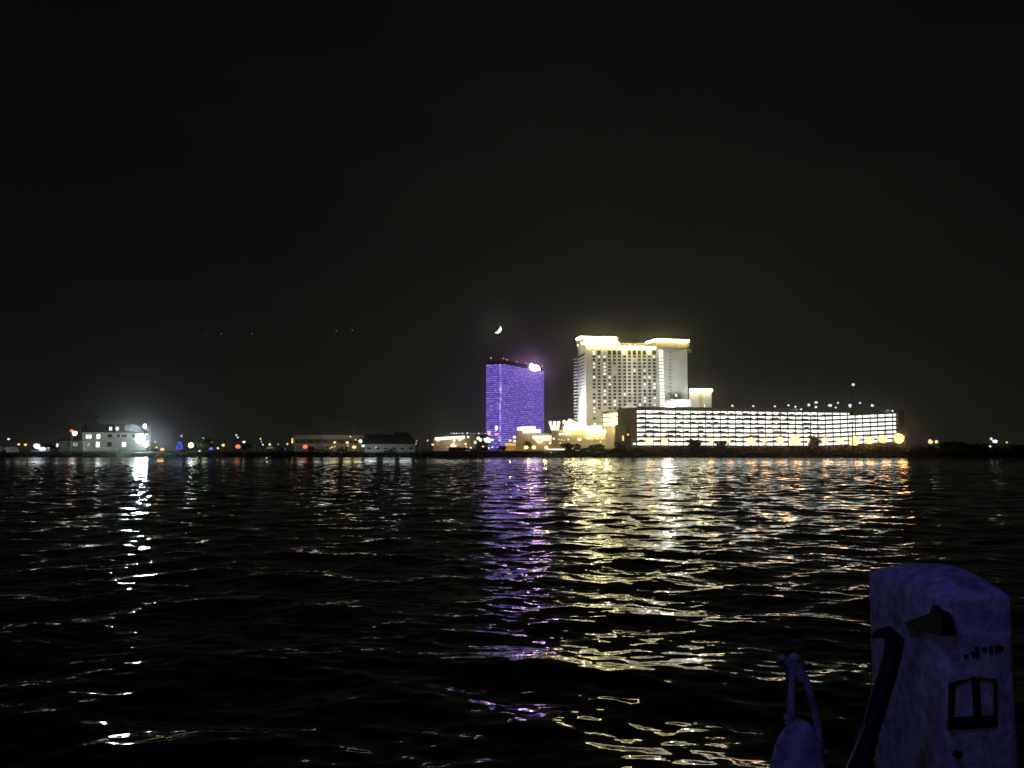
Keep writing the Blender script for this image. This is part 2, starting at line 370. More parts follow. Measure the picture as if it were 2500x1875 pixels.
# ------------------------------------------------------------------ hotel with neon cornices
def hotel():
    Y0 = 800
    f = Frame(at(1431, 1000, 800), at(1679, 1000, 806))
    g = GZ(800)
    root = empty('hotel_tower', (*f.P(f.L / 2, 0), g), 'tall cream hotel tower outlined with glowing neon cornices above the waterfront garage', 'hotel')
    U = lambda px: f.u(px); Zf = lambda py, px=1500: f.z(px, py)
    u1, u2, u3 = U(1511), U(1604), f.L
    zl, zc, zr = Zf(826), Zf(850), Zf(832, 1640)
    dep = 38.0
    # body: three abutting slabs under different roof lines
    bl = at(1410, 1000, 840); m = MB(); m.prism([f.P(0, 0), f.P(u1, 0), f.P(u1, dep), (bl.x, bl.y)], g, zl); f.box(m, u1, u2, 0, dep, g, zc); m.build('wall', D['plaster'], root)
    m = MB(); f.box(m, u2, u3, -1.2, dep, g, zr); m.build('wall', D['plaster'], root)
    # cornices with neon
    def neon(pts, r, name='neon_cornice', mat=NEON):
        mm = MB(); mm.tube(pts, r, 8); return mm.build(name, mat, root)
    cor = MB(); cor.prism([f.P(-1.6, -1.6), f.P(u1 + 1.0, -1.6), f.P(u1 + 1, dep), (bl.x - 1.4, bl.y)], zl, zl + .9); cor.build('cornice', D['plaster_warm'], root)
    neon([at(1409, 827.5, 832), at(1418, 823.5, 797.4), at(1505, 826, 797.6)], 1.15)
    neon([at(1419, 837, 797), at(1511.5, 838.5, 798)], 1.15)
    neon([at(1512, 848, 797.6), at(1600, 849, 798.5)], 1.15)
    neon([at(1578, 837, 826), at(1602, 829.5, 797), at(1682, 832.5, 803)], 1.15)
    cr = MB(); a, b, c, d = at(1578, 850, 826), at(1602, 850, 799), at(1682, 850, 805), at(1690, 850, 845)
    cr.prism([(a.x, a.y), (b.x, b.y), (c.x, c.y), (d.x, d.y)], zc + .4, zr + .2); cr.build('penthouse', D['plaster_warm'], root)
    # roof sign letters over the middle roof
    tx = bpy.data.curves.new('sign_lettering', 'FONT'); tx.body = 'GOLDEN NUGGET'; tx.align_x = 'CENTER'; tx.extrude = .3; tx.offset = .06
    tx.size = 4.3
    to = bpy.data.objects.new('sign_lettering', tx); COL.objects.link(to)
    bpy.context.view_layer.update()
    dg = bpy.context.evaluated_depsgraph_get(); me = bpy.data.meshes.new_from_object(to.evaluated_get(dg)); bpy.data.objects.remove(to)
    me.materials.clear(); me.materials.append(emit('sign_gold', (1, .80, .34), 1.5))
    lo = bpy.data.objects.new('sign_lettering', me); COL.objects.link(lo); lo.parent = root
    c = at(1546, 845.5, 799.5); lo.location = c - Vector(root.location); lo.rotation_euler = (math.pi / 2, 0, math.atan2(f.t.y, f.t.x)); lo.scale = (.72, 1, 1)
    # guest room windows
    cols = [1451.4, 1463.7, 1477.2, 1489.4, 1501.8, 1513.8, 1526.5, 1538.2, 1550.9, 1563, 1575.3, 1587.4, 1599.3]
    lit_bias = {0: .5, 2: .7, 4: .45, 12: .5, 10: .3, 8: .25, 6: .2}
    rest, single = MB(), 0
    for r in range(20):
        py = 861 + r * 8.4 + (1 if r else 0)
        for ci, px in enumerate(cols):
            if r >= 17 and ci > 0 or r == 16 and ci > 5: continue
            hw = 1.35 if r else 1.7; hh = .95 if r else 2.1
            u = U(px); z = Zf(py, px)
            lit = q_h.random() < lit_bias.get(ci, .06) * .75
            if (lit or r == 0 or ci in (7, 8)) and single < 96:
                mm = MB()
                if lit:
                    s = q_h.uniform(.4, .75); f.box(mm, u - hw * s, u + hw * s, -.12, .3, z - hh * .95, z + hh * s)
                else: f.box(mm, u - hw, u + hw, -.12, .3, z - hh, z + hh)
                mm.build('window', (WIN if q_h.random() < .75 else WINDIM) if lit else D['glass'], root); single += 1
            else: f.box(rest, u - hw, u + hw, -.12, .3, z - hh, z + hh)
    o = rest.build('windows', D['glass'], root); o['kind'] = 'stuff'
    # bright stair window column and dim column on the plain wing
    for r in range(17):
        py = 861 + r * 8.25 + (1 if r else 0); h = 2.6 if r == 0 else 1.05
        mm = MB(); u = U(1615.5 + r * .12); z = Zf(py, 1615); f.box(mm, u - 2.0, u + 2.0, -1.4, -1.0, z - h, z + h); mm.build('stair_window', WIN, root)
        mm = MB(); u = U(1633 + r * .1); f.box(mm, u - .8, u + .8, -1.4, -1.0, z - .7, z + .7); mm.build('corridor_window', WINDIM, root)
        mm = MB(); u = U(1638 + r * .1); f.box(mm, u - .9, u + .9, -1.35, -1.0, z - .8, z + .8); mm.build('corridor_window', D['grey'], root)
    # raised pilaster strips of the bright middle bays
    for px in (1520, 1532.3, 1544.5, 1557): 
        mm = MB(); u = U(px); f.box(mm, u - .7, u + .7, -.5, 0, Zf(996, px), Zf(853, px)); mm.build('pilaster', D['plaster'], root)
    # end wall with balconies
    e = Frame(at(1408, 1000, 842), at(1430.5, 1000, 800.2))
    eL = e.L; out = -1
    for r in range(20):
        z = Zf(868 + r * 8.0, 1420)
        mm = MB()
        n = Vector((-e.t.y, e.t.x));  n = n if n.x < 0 else -n
        def P(u, d): q = e.o + e.t * u + n * d; return (q.x, q.y)
        a, b, c_, d_ = P(.5, .1), P(11, .1), P(10, 3.4), P(.5, 3.4)
        mm.hexa([(*a, z), (*b, z), (*c_, z), (*d_, z), (*a, z + .5), (*b, z + .5), (*c_, z + .5), (*d_, z + .5)])
        bo = mm.build('balcony', D['plaster'], root)
        mm = MB(); a, b = P(.6, 3.3), P(10, 3.3); a2, b2 = P(.6, 3.38), P(10, 3.38)
        mm.hexa([(*a, z + .51), (*b, z + .51), (*b2, z + .51), (*a2, z + .51), (*a, z + 1.1), (*b, z + 1.1), (*b2, z + 1.1), (*a2, z + 1.1)])
        mm.build('railing', D['glass'], bo)
        if r < 15:
            mm = MB(); a, b = P(12 + (r % 3), .12), P(eL - 5, .12); a2, b2 = P(12 + (r % 3), -.2), P(eL - 5, -.2); hh = 1.9 if r == 0 else .75 - .03 * r
            mm.hexa([(*a, z + 1), (*b, z + 1), (*b2, z + 1), (*a2, z + 1), (*a, z + 1 + hh), (*b, z + 1 + hh), (*b2, z + 1 + hh), (*a2, z + 1 + hh)]); mm.build('end_window', D['glass'], root)
    mm = MB(); p = at(1407.5, 915, 838); mm.box(p.x - .9, p.x + .9, p.y - 1, p.y, p.z - 3.2, p.z + 3.2); mm.build('purple_panel', PURPLE, root)
    mm = MB(); p = at(1410.5, 843, 834); mm.ball(p, 1.0); mm.build('lamp', NEONW, root)
    # low annex with its own neon roof, and the pale parapet block in front of it
    g2 = Frame(at(1683, 1000, 806), at(1738, 1000, 808)); z2 = g2.z(1710, 955)
    m = MB(); g2.box(m, 0, g2.L, 0, 30, g, z2); m.build('annex_wall', D['plaster'], root)
    m = MB(); g2.box(m, g2.L * .42, g2.L * .6, -.3, 0, g, z2 - 2); m.build('annex_pilaster', D['plaster_warm'], root)
    m = MB(); m.tube([at(1684, 952, 804), at(1739, 953, 806)], 1.25, 8); m.build('neon_cornice', NEON, root)
    m = MB(); p = at(1720, 990, 803); m.box(p.x - .6, p.x + .6, p.y, p.y + .5, p.z - 1.4, p.z + 1.4); m.build('wall_lamp', WARM, root)
    p0, p1 = at(1638, 975, 770), at(1684, 975, 772)
    m = MB(); m.box(p0.x, p1.x, 770, 795, g, p0.z); m.build('link_wall', D['plaster'], root)
    m = MB(); m.ball(at(1651, 965.5, 797), .9); m.build('lamp', emit('lamp_rose', (1, .8, .7), 3), root)
    for px, py in ((1620, 980.5), (1629, 979)): 
        m = MB(); m.ball(at(px, py, 768), .9); m.build('lamp', PINK, root)
    # flood lamps that wash the walls
    c = f.P(U(1538), -46); t = f.P(U(1538), 0)
    for zt, en in ((40, .7e5), (58, .9e5), (76, 1.2e5), (93, 1.5e5)):
        light('SPOT', 'middle_floodlight', (c[0], c[1], g + 30), en, (1, .95, .70), root, .6, (t[0], t[1], g + zt), R(17), 1)
    for px, en, col, zt in ((1450, 2.6e5, (.95, .98, .9), 62), (1486, 2.2e5, (1, .97, .82), 60), (1580, 2.6e5, (1, .98, .86), 60), (1612, 3.2e5, (.9, 1, 1), 58), (1660, 4.0e5, (.9, 1, 1), 62)):
        c = f.P(U(px), -62); t = f.P(U(px), 0)
        light('SPOT', 'facade_floodlight', (c[0], c[1], g + 40), en * .21, col, root, 2.0, (t[0], t[1], g + zt), R(78), 1)
    c = e.P(eL * .55, 0); 
    light('SPOT', 'end_wall_floodlight', (c[0] - 24, c[1] - 12, g + 31), 2.4e5, (.96, 1, 1), root, 1.0, (c[0], c[1], g + 50), R(150), 1)
    c = g2.P(g2.L * .5, -40); t = g2.P(g2.L * .5, 0)
    light('SPOT', 'annex_floodlight', (c[0], c[1], g + 44), 2.6e4, (1, .95, .8), root, 1.0, (t[0], t[1], g + 48), R(60), 1)
q_h = random.Random(21)
hotel()

# ------------------------------------------------------------------ casino podium in front of the hotel
def podium():
    g = GZ(770)
    root = empty('casino_podium', (XY(1380, 765), 765, g), 'low stepped golden-lit casino hall with bright roof edges below the neon hotel', 'casino hall')
    def blk(name, px0, px1, pyt, Y, d, mat, pyb=None):
        a, b = at(px0, pyt, Y), at(px1, pyt, Y); zb = g if pyb is None else ZY(pyb, Y)
        m = MB(); m.box(a.x, b.x, Y, Y + d, zb, a.z); return m.build(name, mat, root)
    def strip(px0, py0, px1, py1, Y, r, mat, name='roof_light_strip'):
        m = MB(); a, b = at(px0, py0, Y), at(px1, py1, Y); m.tube([a, (a + b) / 2, b], r, 8); return m.build(name, mat, root)
    blk('entrance_hall', 1258, 1348, 1058, 762, 30, D['plaster_warm'])
    blk('rotunda', 1264, 1318, 1049, 768, 22, D['plaster_warm'])
    strip(1263, 1047, 1308, 1046, 761, 1.5, NEONW); strip(1270, 1044.5, 1306, 1043.5, 766, 1.0, NEONW); strip(1276, 1054, 1320, 1052.5, 758, 1.5, NEONW)
    blk('gaming_hall', 1348, 1500, 1050, 775, 40, D['plaster_warm'])
    blk('upper_hall', 1372, 1440, 1040, 785, 25, D['plaster_warm'])
    strip(1377, 1047.5, 1468, 1043, 772, 1.35, NEON); strip(1378, 1038, 1432, 1037, 782, 1.8, NEONW)
    strip(1431, 1055, 1496, 1052.5, 770, 1.35, NEON)
    blk('side_wall', 1496.5, 1504, 1040, 768, 10, D['plaster_warm'])
    # crown of uplights: three prongs on a flared pylon
    a = at(1355, 1051, 765)
    m = MB(); m.prism([(a.x - 3, 764), (a.x + 3, 764), (a.x + 3, 768), (a.x - 3, 768)], g, ZY(1052, 765)); py = m.build('pylon', D['plaster_warm'], root)
    for px in (1343.5, 1354, 1364):
        m = MB(); m.tube([at(1349 + (px - 1343) * .55, 1050, 765), at(px, 1033, 765)], [1.3, 1.2], 8); m.ball(at(px, 1032, 765), 1.5); m.build('pylon_light', NEONW, root)
    for i, (px, py, r) in enumerate(((1377, 1030, 1.5), (1385, 1031, 1.2), (1391, 1027, 1.7), (1398, 1029, 1.4), (1406, 1032, 1.1), (1414, 1030, 1.0), (1421, 1032, 1.2), (1429, 1033, 1.0), (1452, 1036, 1.1))):
        m = MB(); m.ball(at(px, py, 781), r, jit=.1, seed=i); m.build('roof_uplight', NEONW, root)
    # porte cochere: glowing canopy soffit and lit doors
    m = MB(); a, b = at(1300, 1064, 752), at(1346, 1064, 752); m.prism([(a.x, 752), (b.x, 752), (b.x - 2, 762), (a.x + 2, 762)], [a.z - 2.4] * 4, a.z); m.build('canopy_light', NEONW, root)
    m = MB(); p = [at(1302, 1072, 756), at(1330, 1072, 756), at(1322, 1083, 756), at(1314, 1083, 756)]
    m.hexa([(v.x, v.y, v.z) for v in p] + [(v.x, v.y + 2, v.z) for v in p]); m.build('entrance_glow', WARM, root)
    m = MB(); a = at(1335, 1070, 757); m.box(a.x - 4, a.x + 4, 757, 758, a.z - 2.5, a.z + 2.5); m.build('entrance_door', WARM, root)
    for i, px in enumerate((1367, 1374, 1382, 1388, 1393)):
        m = MB(); m.ball(at(px, 1060, 773), 1.0); m.build('wall_lamp', NEONW, root)
    q = random.Random(4)
    for px in range(1430, 1494, 5):
        m = MB(); a = at(px, 1070 + q.uniform(-1, 2), 773); m.box(a.x - .6, a.x + q.uniform(.4, 1.0), 773.4, 774.6, a.z - q.uniform(.5, 1.2), a.z + q.uniform(.5, 1.1)); m.build('window', WARM if q.random() < .6 else emit_w, root)
    for px, py, r in ((1388, 1073, .9), (1412, 1073, 1.1), (1352, 1071, 1.1), (1344, 1081, .9), (1365, 1073, .6), (1371, 1074, .6), (1377, 1075, .5)):
        m = MB(); m.ball(at(px, py, 755), r); m.build('wall_lamp', WARM, root)
    for px, Y, z, e_, c in ((1290, 740, 16, 2.6e4, (1, .75, .4)), (1330, 745, 10, 2.6e4, (1, .7, .3)), (1400, 748, 20, 2.6e4, (1, .76, .42)), (1450, 748, 18, 3.4e4, (1, .8, .42)), (1500, 754, 14, 2.6e4, (1, .8, .35))):
        light('POINT', 'podium_lamp', (XY(px, Y), Y, z), e_ * .15, c, root, 1.0)
emit_w = emit('dim_warm_window', (1, .75, .35), .8)
podium()

# ------------------------------------------------------------------ parking garage
def garage():
    f = Frame(at(1556, 1000, 640), at(2191, 1000, 700)); g = GZ(650)
    root = empty('parking_garage', (*f.P(f.L / 2, 0), g), 'long white-lit multi-storey parking garage with bright floors behind the dark shore brush', 'parking garage')
    pit, ztop = 3.45, 36.4
    u1, u2, L = f.u(2010), f.L, f.L
    spand = 1.08
    m = MB(); f.box(m, 0, L, 18, 18.4, g, ztop - 3); m.build('rear_wall', D['concrete'], root)
    z0 = 33.6
    m = MB(); f.box(m, 0, L + 6, -.15, .25, z0, ztop); f.box(m, 0, L + 6, .25, 40, z0, z0 + .3); m.build('roof_parapet', D['concrete'], root)
    for k in range(1, 9):
        z = z0 - k * pit
        m = MB(); f.box(m, 0, u1, 0, .25, z, z + spand); f.box(m, 0, u1, .25, 18, z, z + .25)
        if z + spand > g + .5:
            pts = [(u1, z), (u2, z + pit)]
            for (d0, d1, h) in ((0, .25, spand), (.25, 18, .25)):
                a, b, c, d = f.P(u1, d0), f.P(u2, d0), f.P(u2, d1), f.P(u1, d1)
                m.hexa([(*a, z), (*b, z + pit), (*c, z + pit), (*d, z), (*a, z + h), (*b, z + pit + h), (*c, z + pit + h), (*d, z + h)])
        m.build('parking_deck', D['concrete'], root)
    for k in range(0, 8):                       # tube lights under each deck
        zt = z0 - k * pit
        m = MB(); f.box(m, .6, u1, 2.0, 2.3, zt - 2.05, zt - .12)
        a, b, c, d = f.P(u1, 2.0), f.P(u2 - .5, 2.0), f.P(u2 - .5, 2.3), f.P(u1, 2.3)
        up = pit
        m.hexa([(*a, zt - 2.05), (*b, zt - 2.05 + up), (*c, zt - 2.05 + up), (*d, zt - 2.05), (*a, zt - .12), (*b, zt - .12 + up), (*c, zt - .12 + up), (*d, zt - .12)]) if k > 0 else f.box(m, u1, u1 + 26, 2.0, 2.3, zt - 1.3, zt - .12)
        m.build('ceiling_light', GAR, root)
    pxs = list(np.arange(1577, 2190, 18.3))
    for px in pxs:
        u = f.u(px); m = MB(); f.box(m, u - .17, u + .17, -.10, 1.0, g, z0); m.build('column', D['concrete'], root)
    m = MB(); f.box(m, L + .2, L + 6, -.3, 40, g, ztop + .4); m.build('end_wall', D['stone'], root)
    # stair tower and lower brown block, golden ramp bay
    s = Frame(at(1541, 1000, 636), at(1555, 1000, 638)); zt = s.z(1548, 995)
    m = MB(); s.box(m, 0, s.L, 0, 20, g, zt); m.build('stair_tower', D['grey'], root)
    s2 = Frame(at(1527, 1000, 652), at(1541, 1000, 637)); m = MB(); s2.box(m, 0, s2.L - .1, 0, 2.5, g, zt - .3); m.build('stair_tower', D['stone'], root)
    a, b = at(1503, 1037, 640), at(1527, 1037, 640); m = MB(); m.box(a.x, b.x, 640, 650, g, a.z); m.build('low_block', D['stone'], root)
    r = Frame(at(1469, 1000, 715), at(1529, 1000, 662))
    zr = [(1005, 1013, 1019), (1017, 1025, 1031), (1028, 1036, 1043)]
    m = MB(); r.box(m, 0, r.L, 3, 20, g, r.z(1500, 1001)); m.build('ramp_wall', D['plaster_warm'], root)
    for i in range(3):
        m = MB(); zc = r.z(1500, 1012 + i * 10.8); r.box(m, 1.5, r.L - 1.5, 1.0, 1.3, zc - 1.3, zc + 1.1); m.build('ramp_light', GARY, root)
        m = MB(); r.box(m, 0, r.L, 0, 3, zc - 2.4, zc - 1.3); m.build('ramp_deck', D['plaster_warm'], root)
    m = MB(); r.box(m, 0, r.L, 0, 3, r.z(1500, 1007.5), r.z(1500, 1001.5)); m.build('ramp_parapet', D['plaster_warm'], root)
    m = MB(); m.ball(at(1533, 1061, 633), .75); m.build('wall_lamp', AMBER, root)
    m = MB(); p = at(1521.5, 1070, 639); m.box(p.x - .45, p.x + .45, p.y, p.y + .8, p.z - 1.8, p.z + 1.8); m.build('wall_lamp', WARM, root)
    m = MB(); p = at(1549, 1083.5, 630); m.ball(p, 1.4, 1.4, .8); m.build('wall_lamp', COOL, root)
    # the two parapet wash lamps
    for px, py in ((1956, 999), (2179, 1003)):
        p = at(px, py, f.o.y + f.t.y * f.u(px) - 1.0); m = MB(); m.ball(p, .85, .6, .6); m.build('parapet_lamp', COOL, root)
        light('SPOT', 'parapet_spot', p + Vector((-.4, -1.0, .5)), 1500, (.93, 1, 1), root, .2, p + Vector((-14, .1, .6)), R(50), 1)
    c = f.P(f.L / 2, -60)
    light('POINT', 'ramp_lamp', (*r.P(r.L / 2, -6), 22), 2.2e4, (1, .8, .35), root, .6)
    return f
GF = garage()

# cars on the decks, seen as dark shapes against the lit bays
def deck_cars():
    q = random.Random(9); m = MB()
    m.box(-2.1, 2.1, -.9, .9, .35, .95)
    m.prism([(-1.3, -.8), (1.5, -.8), (1.5, .8), (-1.3, .8)], .95, 1.5)
    me = m.build('parked_car', D['car']); proto = me; used = False
    for k in range(1, 8):
        for px in np.arange(1566, 2000, 9.2):
            if q.random() > .42: continue
            u = GF.u(px + q.uniform(-2, 2)); p = GF.P(u, 1.15)
            o = proto if not used else proto.copy()
            if used: COL.objects.link(o)
            used = True
            o.location = (*p, 33.6 - k * 3.45 + .3); o.rotation_euler = (0, 0, math.atan2(GF.t.y, GF.t.x)); s = q.uniform(.9, 1.1); o.scale = (s, s * .9, q.uniform(.95, 1.45))
            tag(o, 'dark car silhouetted against the lights inside the white-lit parking garage', 'car', 'cars parked on the garage decks')
deck_cars()

# ------------------------------------------------------------------ violet tower
def violet_tower():
    g = 3.0; pL, pC, pR = at(1187, 1000, 1512), at(1229, 1000, 1500), at(1328, 1000, 1650)
    zt = ZY(889, 1500)
    root = empty('violet_tower', (pC.x, pC.y, g), 'violet-lit slab tower with thin horizontal light lines and a glowing roof sign under the moon', 'tower')
    back = Vector((-26, 150, 0))
    poly = [(pL.x, pL.y), (pC.x, pC.y), (pR.x, pR.y), (pL.x + pR.x - pC.x + 20, pR.y + 40)]
    m = MB(); m.prism(poly, g, zt); m.build('glass_facade', LEDG, root)
    n = 43
    for k in range(n):
        z = g + 4 + (zt - g - 4) * (k + .5) / n
        m = MB()
        for a, b in ((pL, pC), (pC, pR)):
            d = (b - a); nn = Vector((d.y, -d.x, 0)).normalized()
            a2, b2 = a + nn * .35, b + nn * .35
            m.hexa([(a2.x, a2.y, z), (b2.x, b2.y, z), (b.x, b.y, z), (a.x, a.y, z), (a2.x, a2.y, z + 1.35), (b2.x, b2.y, z + 1.35), (b.x, b.y, z + 1.35), (a.x, a.y, z + 1.35)])
        m.build('light_line', LEDB, root)
    s0, s1 = at(1219.5, 1000, 1501), at(1224.5, 1000, 1500)
    m = MB(); m.prism([(s0.x, s0.y - 1), (s1.x, s1.y - 1), (s1.x, s1.y + 3), (s0.x, s0.y + 3)], g, zt); m.build('corner_windows', SEAM, root)
    # dark roof screen with red obstruction lamps
    rs = [(p[0] * .999, p[1] + 8) for p in poly]
    m = MB(); m.prism([(pL.x + 2, pL.y + 8), (pC.x + 1, pC.y + 8), (pR.x - 3, pR.y + 6), (pR.x - 20, pR.y + 36)], zt, zt + 8.0); m.build('roof_screen', D['roof'], root)
    for px, py, Y in ((1198.5, 874, 1515), (1229.5, 875, 1505), (1238, 878.5, 1518), (1261.5, 882.5, 1552), (1284, 886.5, 1586), (1306.5, 890, 1620), (1324.5, 893.5, 1648)):
        p = at(px, py, Y); m = MB(); m.ball(p, 1.1); m.build('obstruction_lamp', emit_r, root)
    tx = bpy.data.curves.new('roof_sign', 'FONT'); tx.body = 'Borgata'; tx.align_x = 'CENTER'; tx.extrude = .5; tx.offset = .22; tx.size = 7.6
    to = bpy.data.objects.new('roof_sign', tx); COL.objects.link(to); bpy.context.view_layer.update()
    me = bpy.data.meshes.new_from_object(to.evaluated_get(bpy.context.evaluated_depsgraph_get())); bpy.data.objects.remove(to)
    me.materials.clear(); me.materials.append(VIOLET); so_ = bpy.data.objects.new('roof_sign', me); COL.objects.link(so_); so_.parent = root
    so_.location = at(1304.5, 903, 1606) - Vector(root.location); so_.rotation_euler = (math.pi / 2, 0, R(12)); so_.scale = (.9, 1.25, 1)
    m = MB(); a = at(1304, 899, 1609); m.ball((a.x - 5, a.y, a.z + 2.4), 5.2, .8, 5.6); m.ball((a.x + 4.5, a.y, a.z + .6), 5.6, .8, 5.0); m.build('sign_glare', VIOLET, root)  # two glowing lumps stand in for the glare around the sign
    m = MB(); m.ball(at(1212, 1045, 1490), 2.6, 2, 4.2); m.build('entrance_sign', emit('sign_white', (1, .9, 1), 2), root)
    m = MB(); p = at(1194, 1057, 1495); m.box(p.x - 2.6, p.x + 2.6, p.y, p.y + 1, p.z - 3.6, p.z + 3.6); m.build('entrance_sign', PINK, root)
    for px, py in ((1211, 1061), (1216, 1059)): m = MB(); m.ball(at(px, py, 1490), 1.6); m.build('entrance_lamp', PINK, root)
emit_r = emit('obstruction_red', (1, .22, .16), 2.2)
violet_tower()

# ------------------------------------------------------------------ low casino garage beside the violet tower
def far_hall():
    Y = 1150; g = 3.0
    root = empty('convention_hall', (XY(1110, Y), Y, g), 'low hall with a bright white roof edge beside the foot of the violet tower', 'hall')
    a, b = at(1058, 1071, Y), at(1138, 1071, Y)
    m = MB(); m.box(a.x, b.x, Y, Y + 60, g, ZY(1070, Y)); m.build('wall', D['plaster_warm'], root)
    m = MB(); m.tube([at(1062, 1071.5, Y - 1), at(1100, 1069, Y - 1), at(1135, 1067, Y - 1)], 1.9, 8); m.build('roof_light_strip', NEONW, root)
    m = MB(); a, b = at(1138, 1062, Y), at(1161, 1062, Y); m.box(a.x + .2, b.x, Y - 4, Y + 40, g, a.z); m.build('side_block', D['grey'], root)
    for px, py, r in ((1068, 1074.5, 1.9), (1072, 1075, 1.4), (1109, 1076, 2.2), (1122, 1074, 1.8), (1127, 1072, 1.6)):
        m = MB(); m.ball(at(px, py, Y - 4), r); m.build('wall_lamp', WARM, root)
    light('POINT', 'hall_lamp', (XY(1105, Y - 25), Y - 25, 12), 1.5e4, (1, .85, .6), root, 1)
    Y = 1230
    root = empty('rooftop_garage', (XY(1145, Y), Y, g), 'pale low garage carrying a row of small white roof lamps behind the bright hall', 'parking garage')
    a, b = at(1096, 1060, Y), at(1190, 1060, Y); m = MB(); m.box(a.x, b.x, Y, Y + 60, g, a.z - .5); m.build('wall', D['grey'], root)
    q = random.Random(2)
    for px in (1102, 1108, 1115, 1122, 1129.5, 1141, 1150, 1157, 1169, 1177, 1185):
        p = at(px, 1058.5 - q.uniform(-.3, 1), Y); m = MB(); m.tube([(p.x, p.y, a.z - .5), (p.x, p.y, p.z)], .15, 5); m.build('lamp_post', D['metal'], root)
        m = MB(); m.ball(p, q.uniform(.7, 1.2)); m.build('roof_lamp', DIM if q.random() < .4 else emit_s, root)
    m = MB(); m.ball(at(1143, 1067, 1140), 1.5); m.build('wall_lamp', NEONW, root)
emit_s = emit('lamp_small', (.9, .98, 1), 1.2)
far_hall()

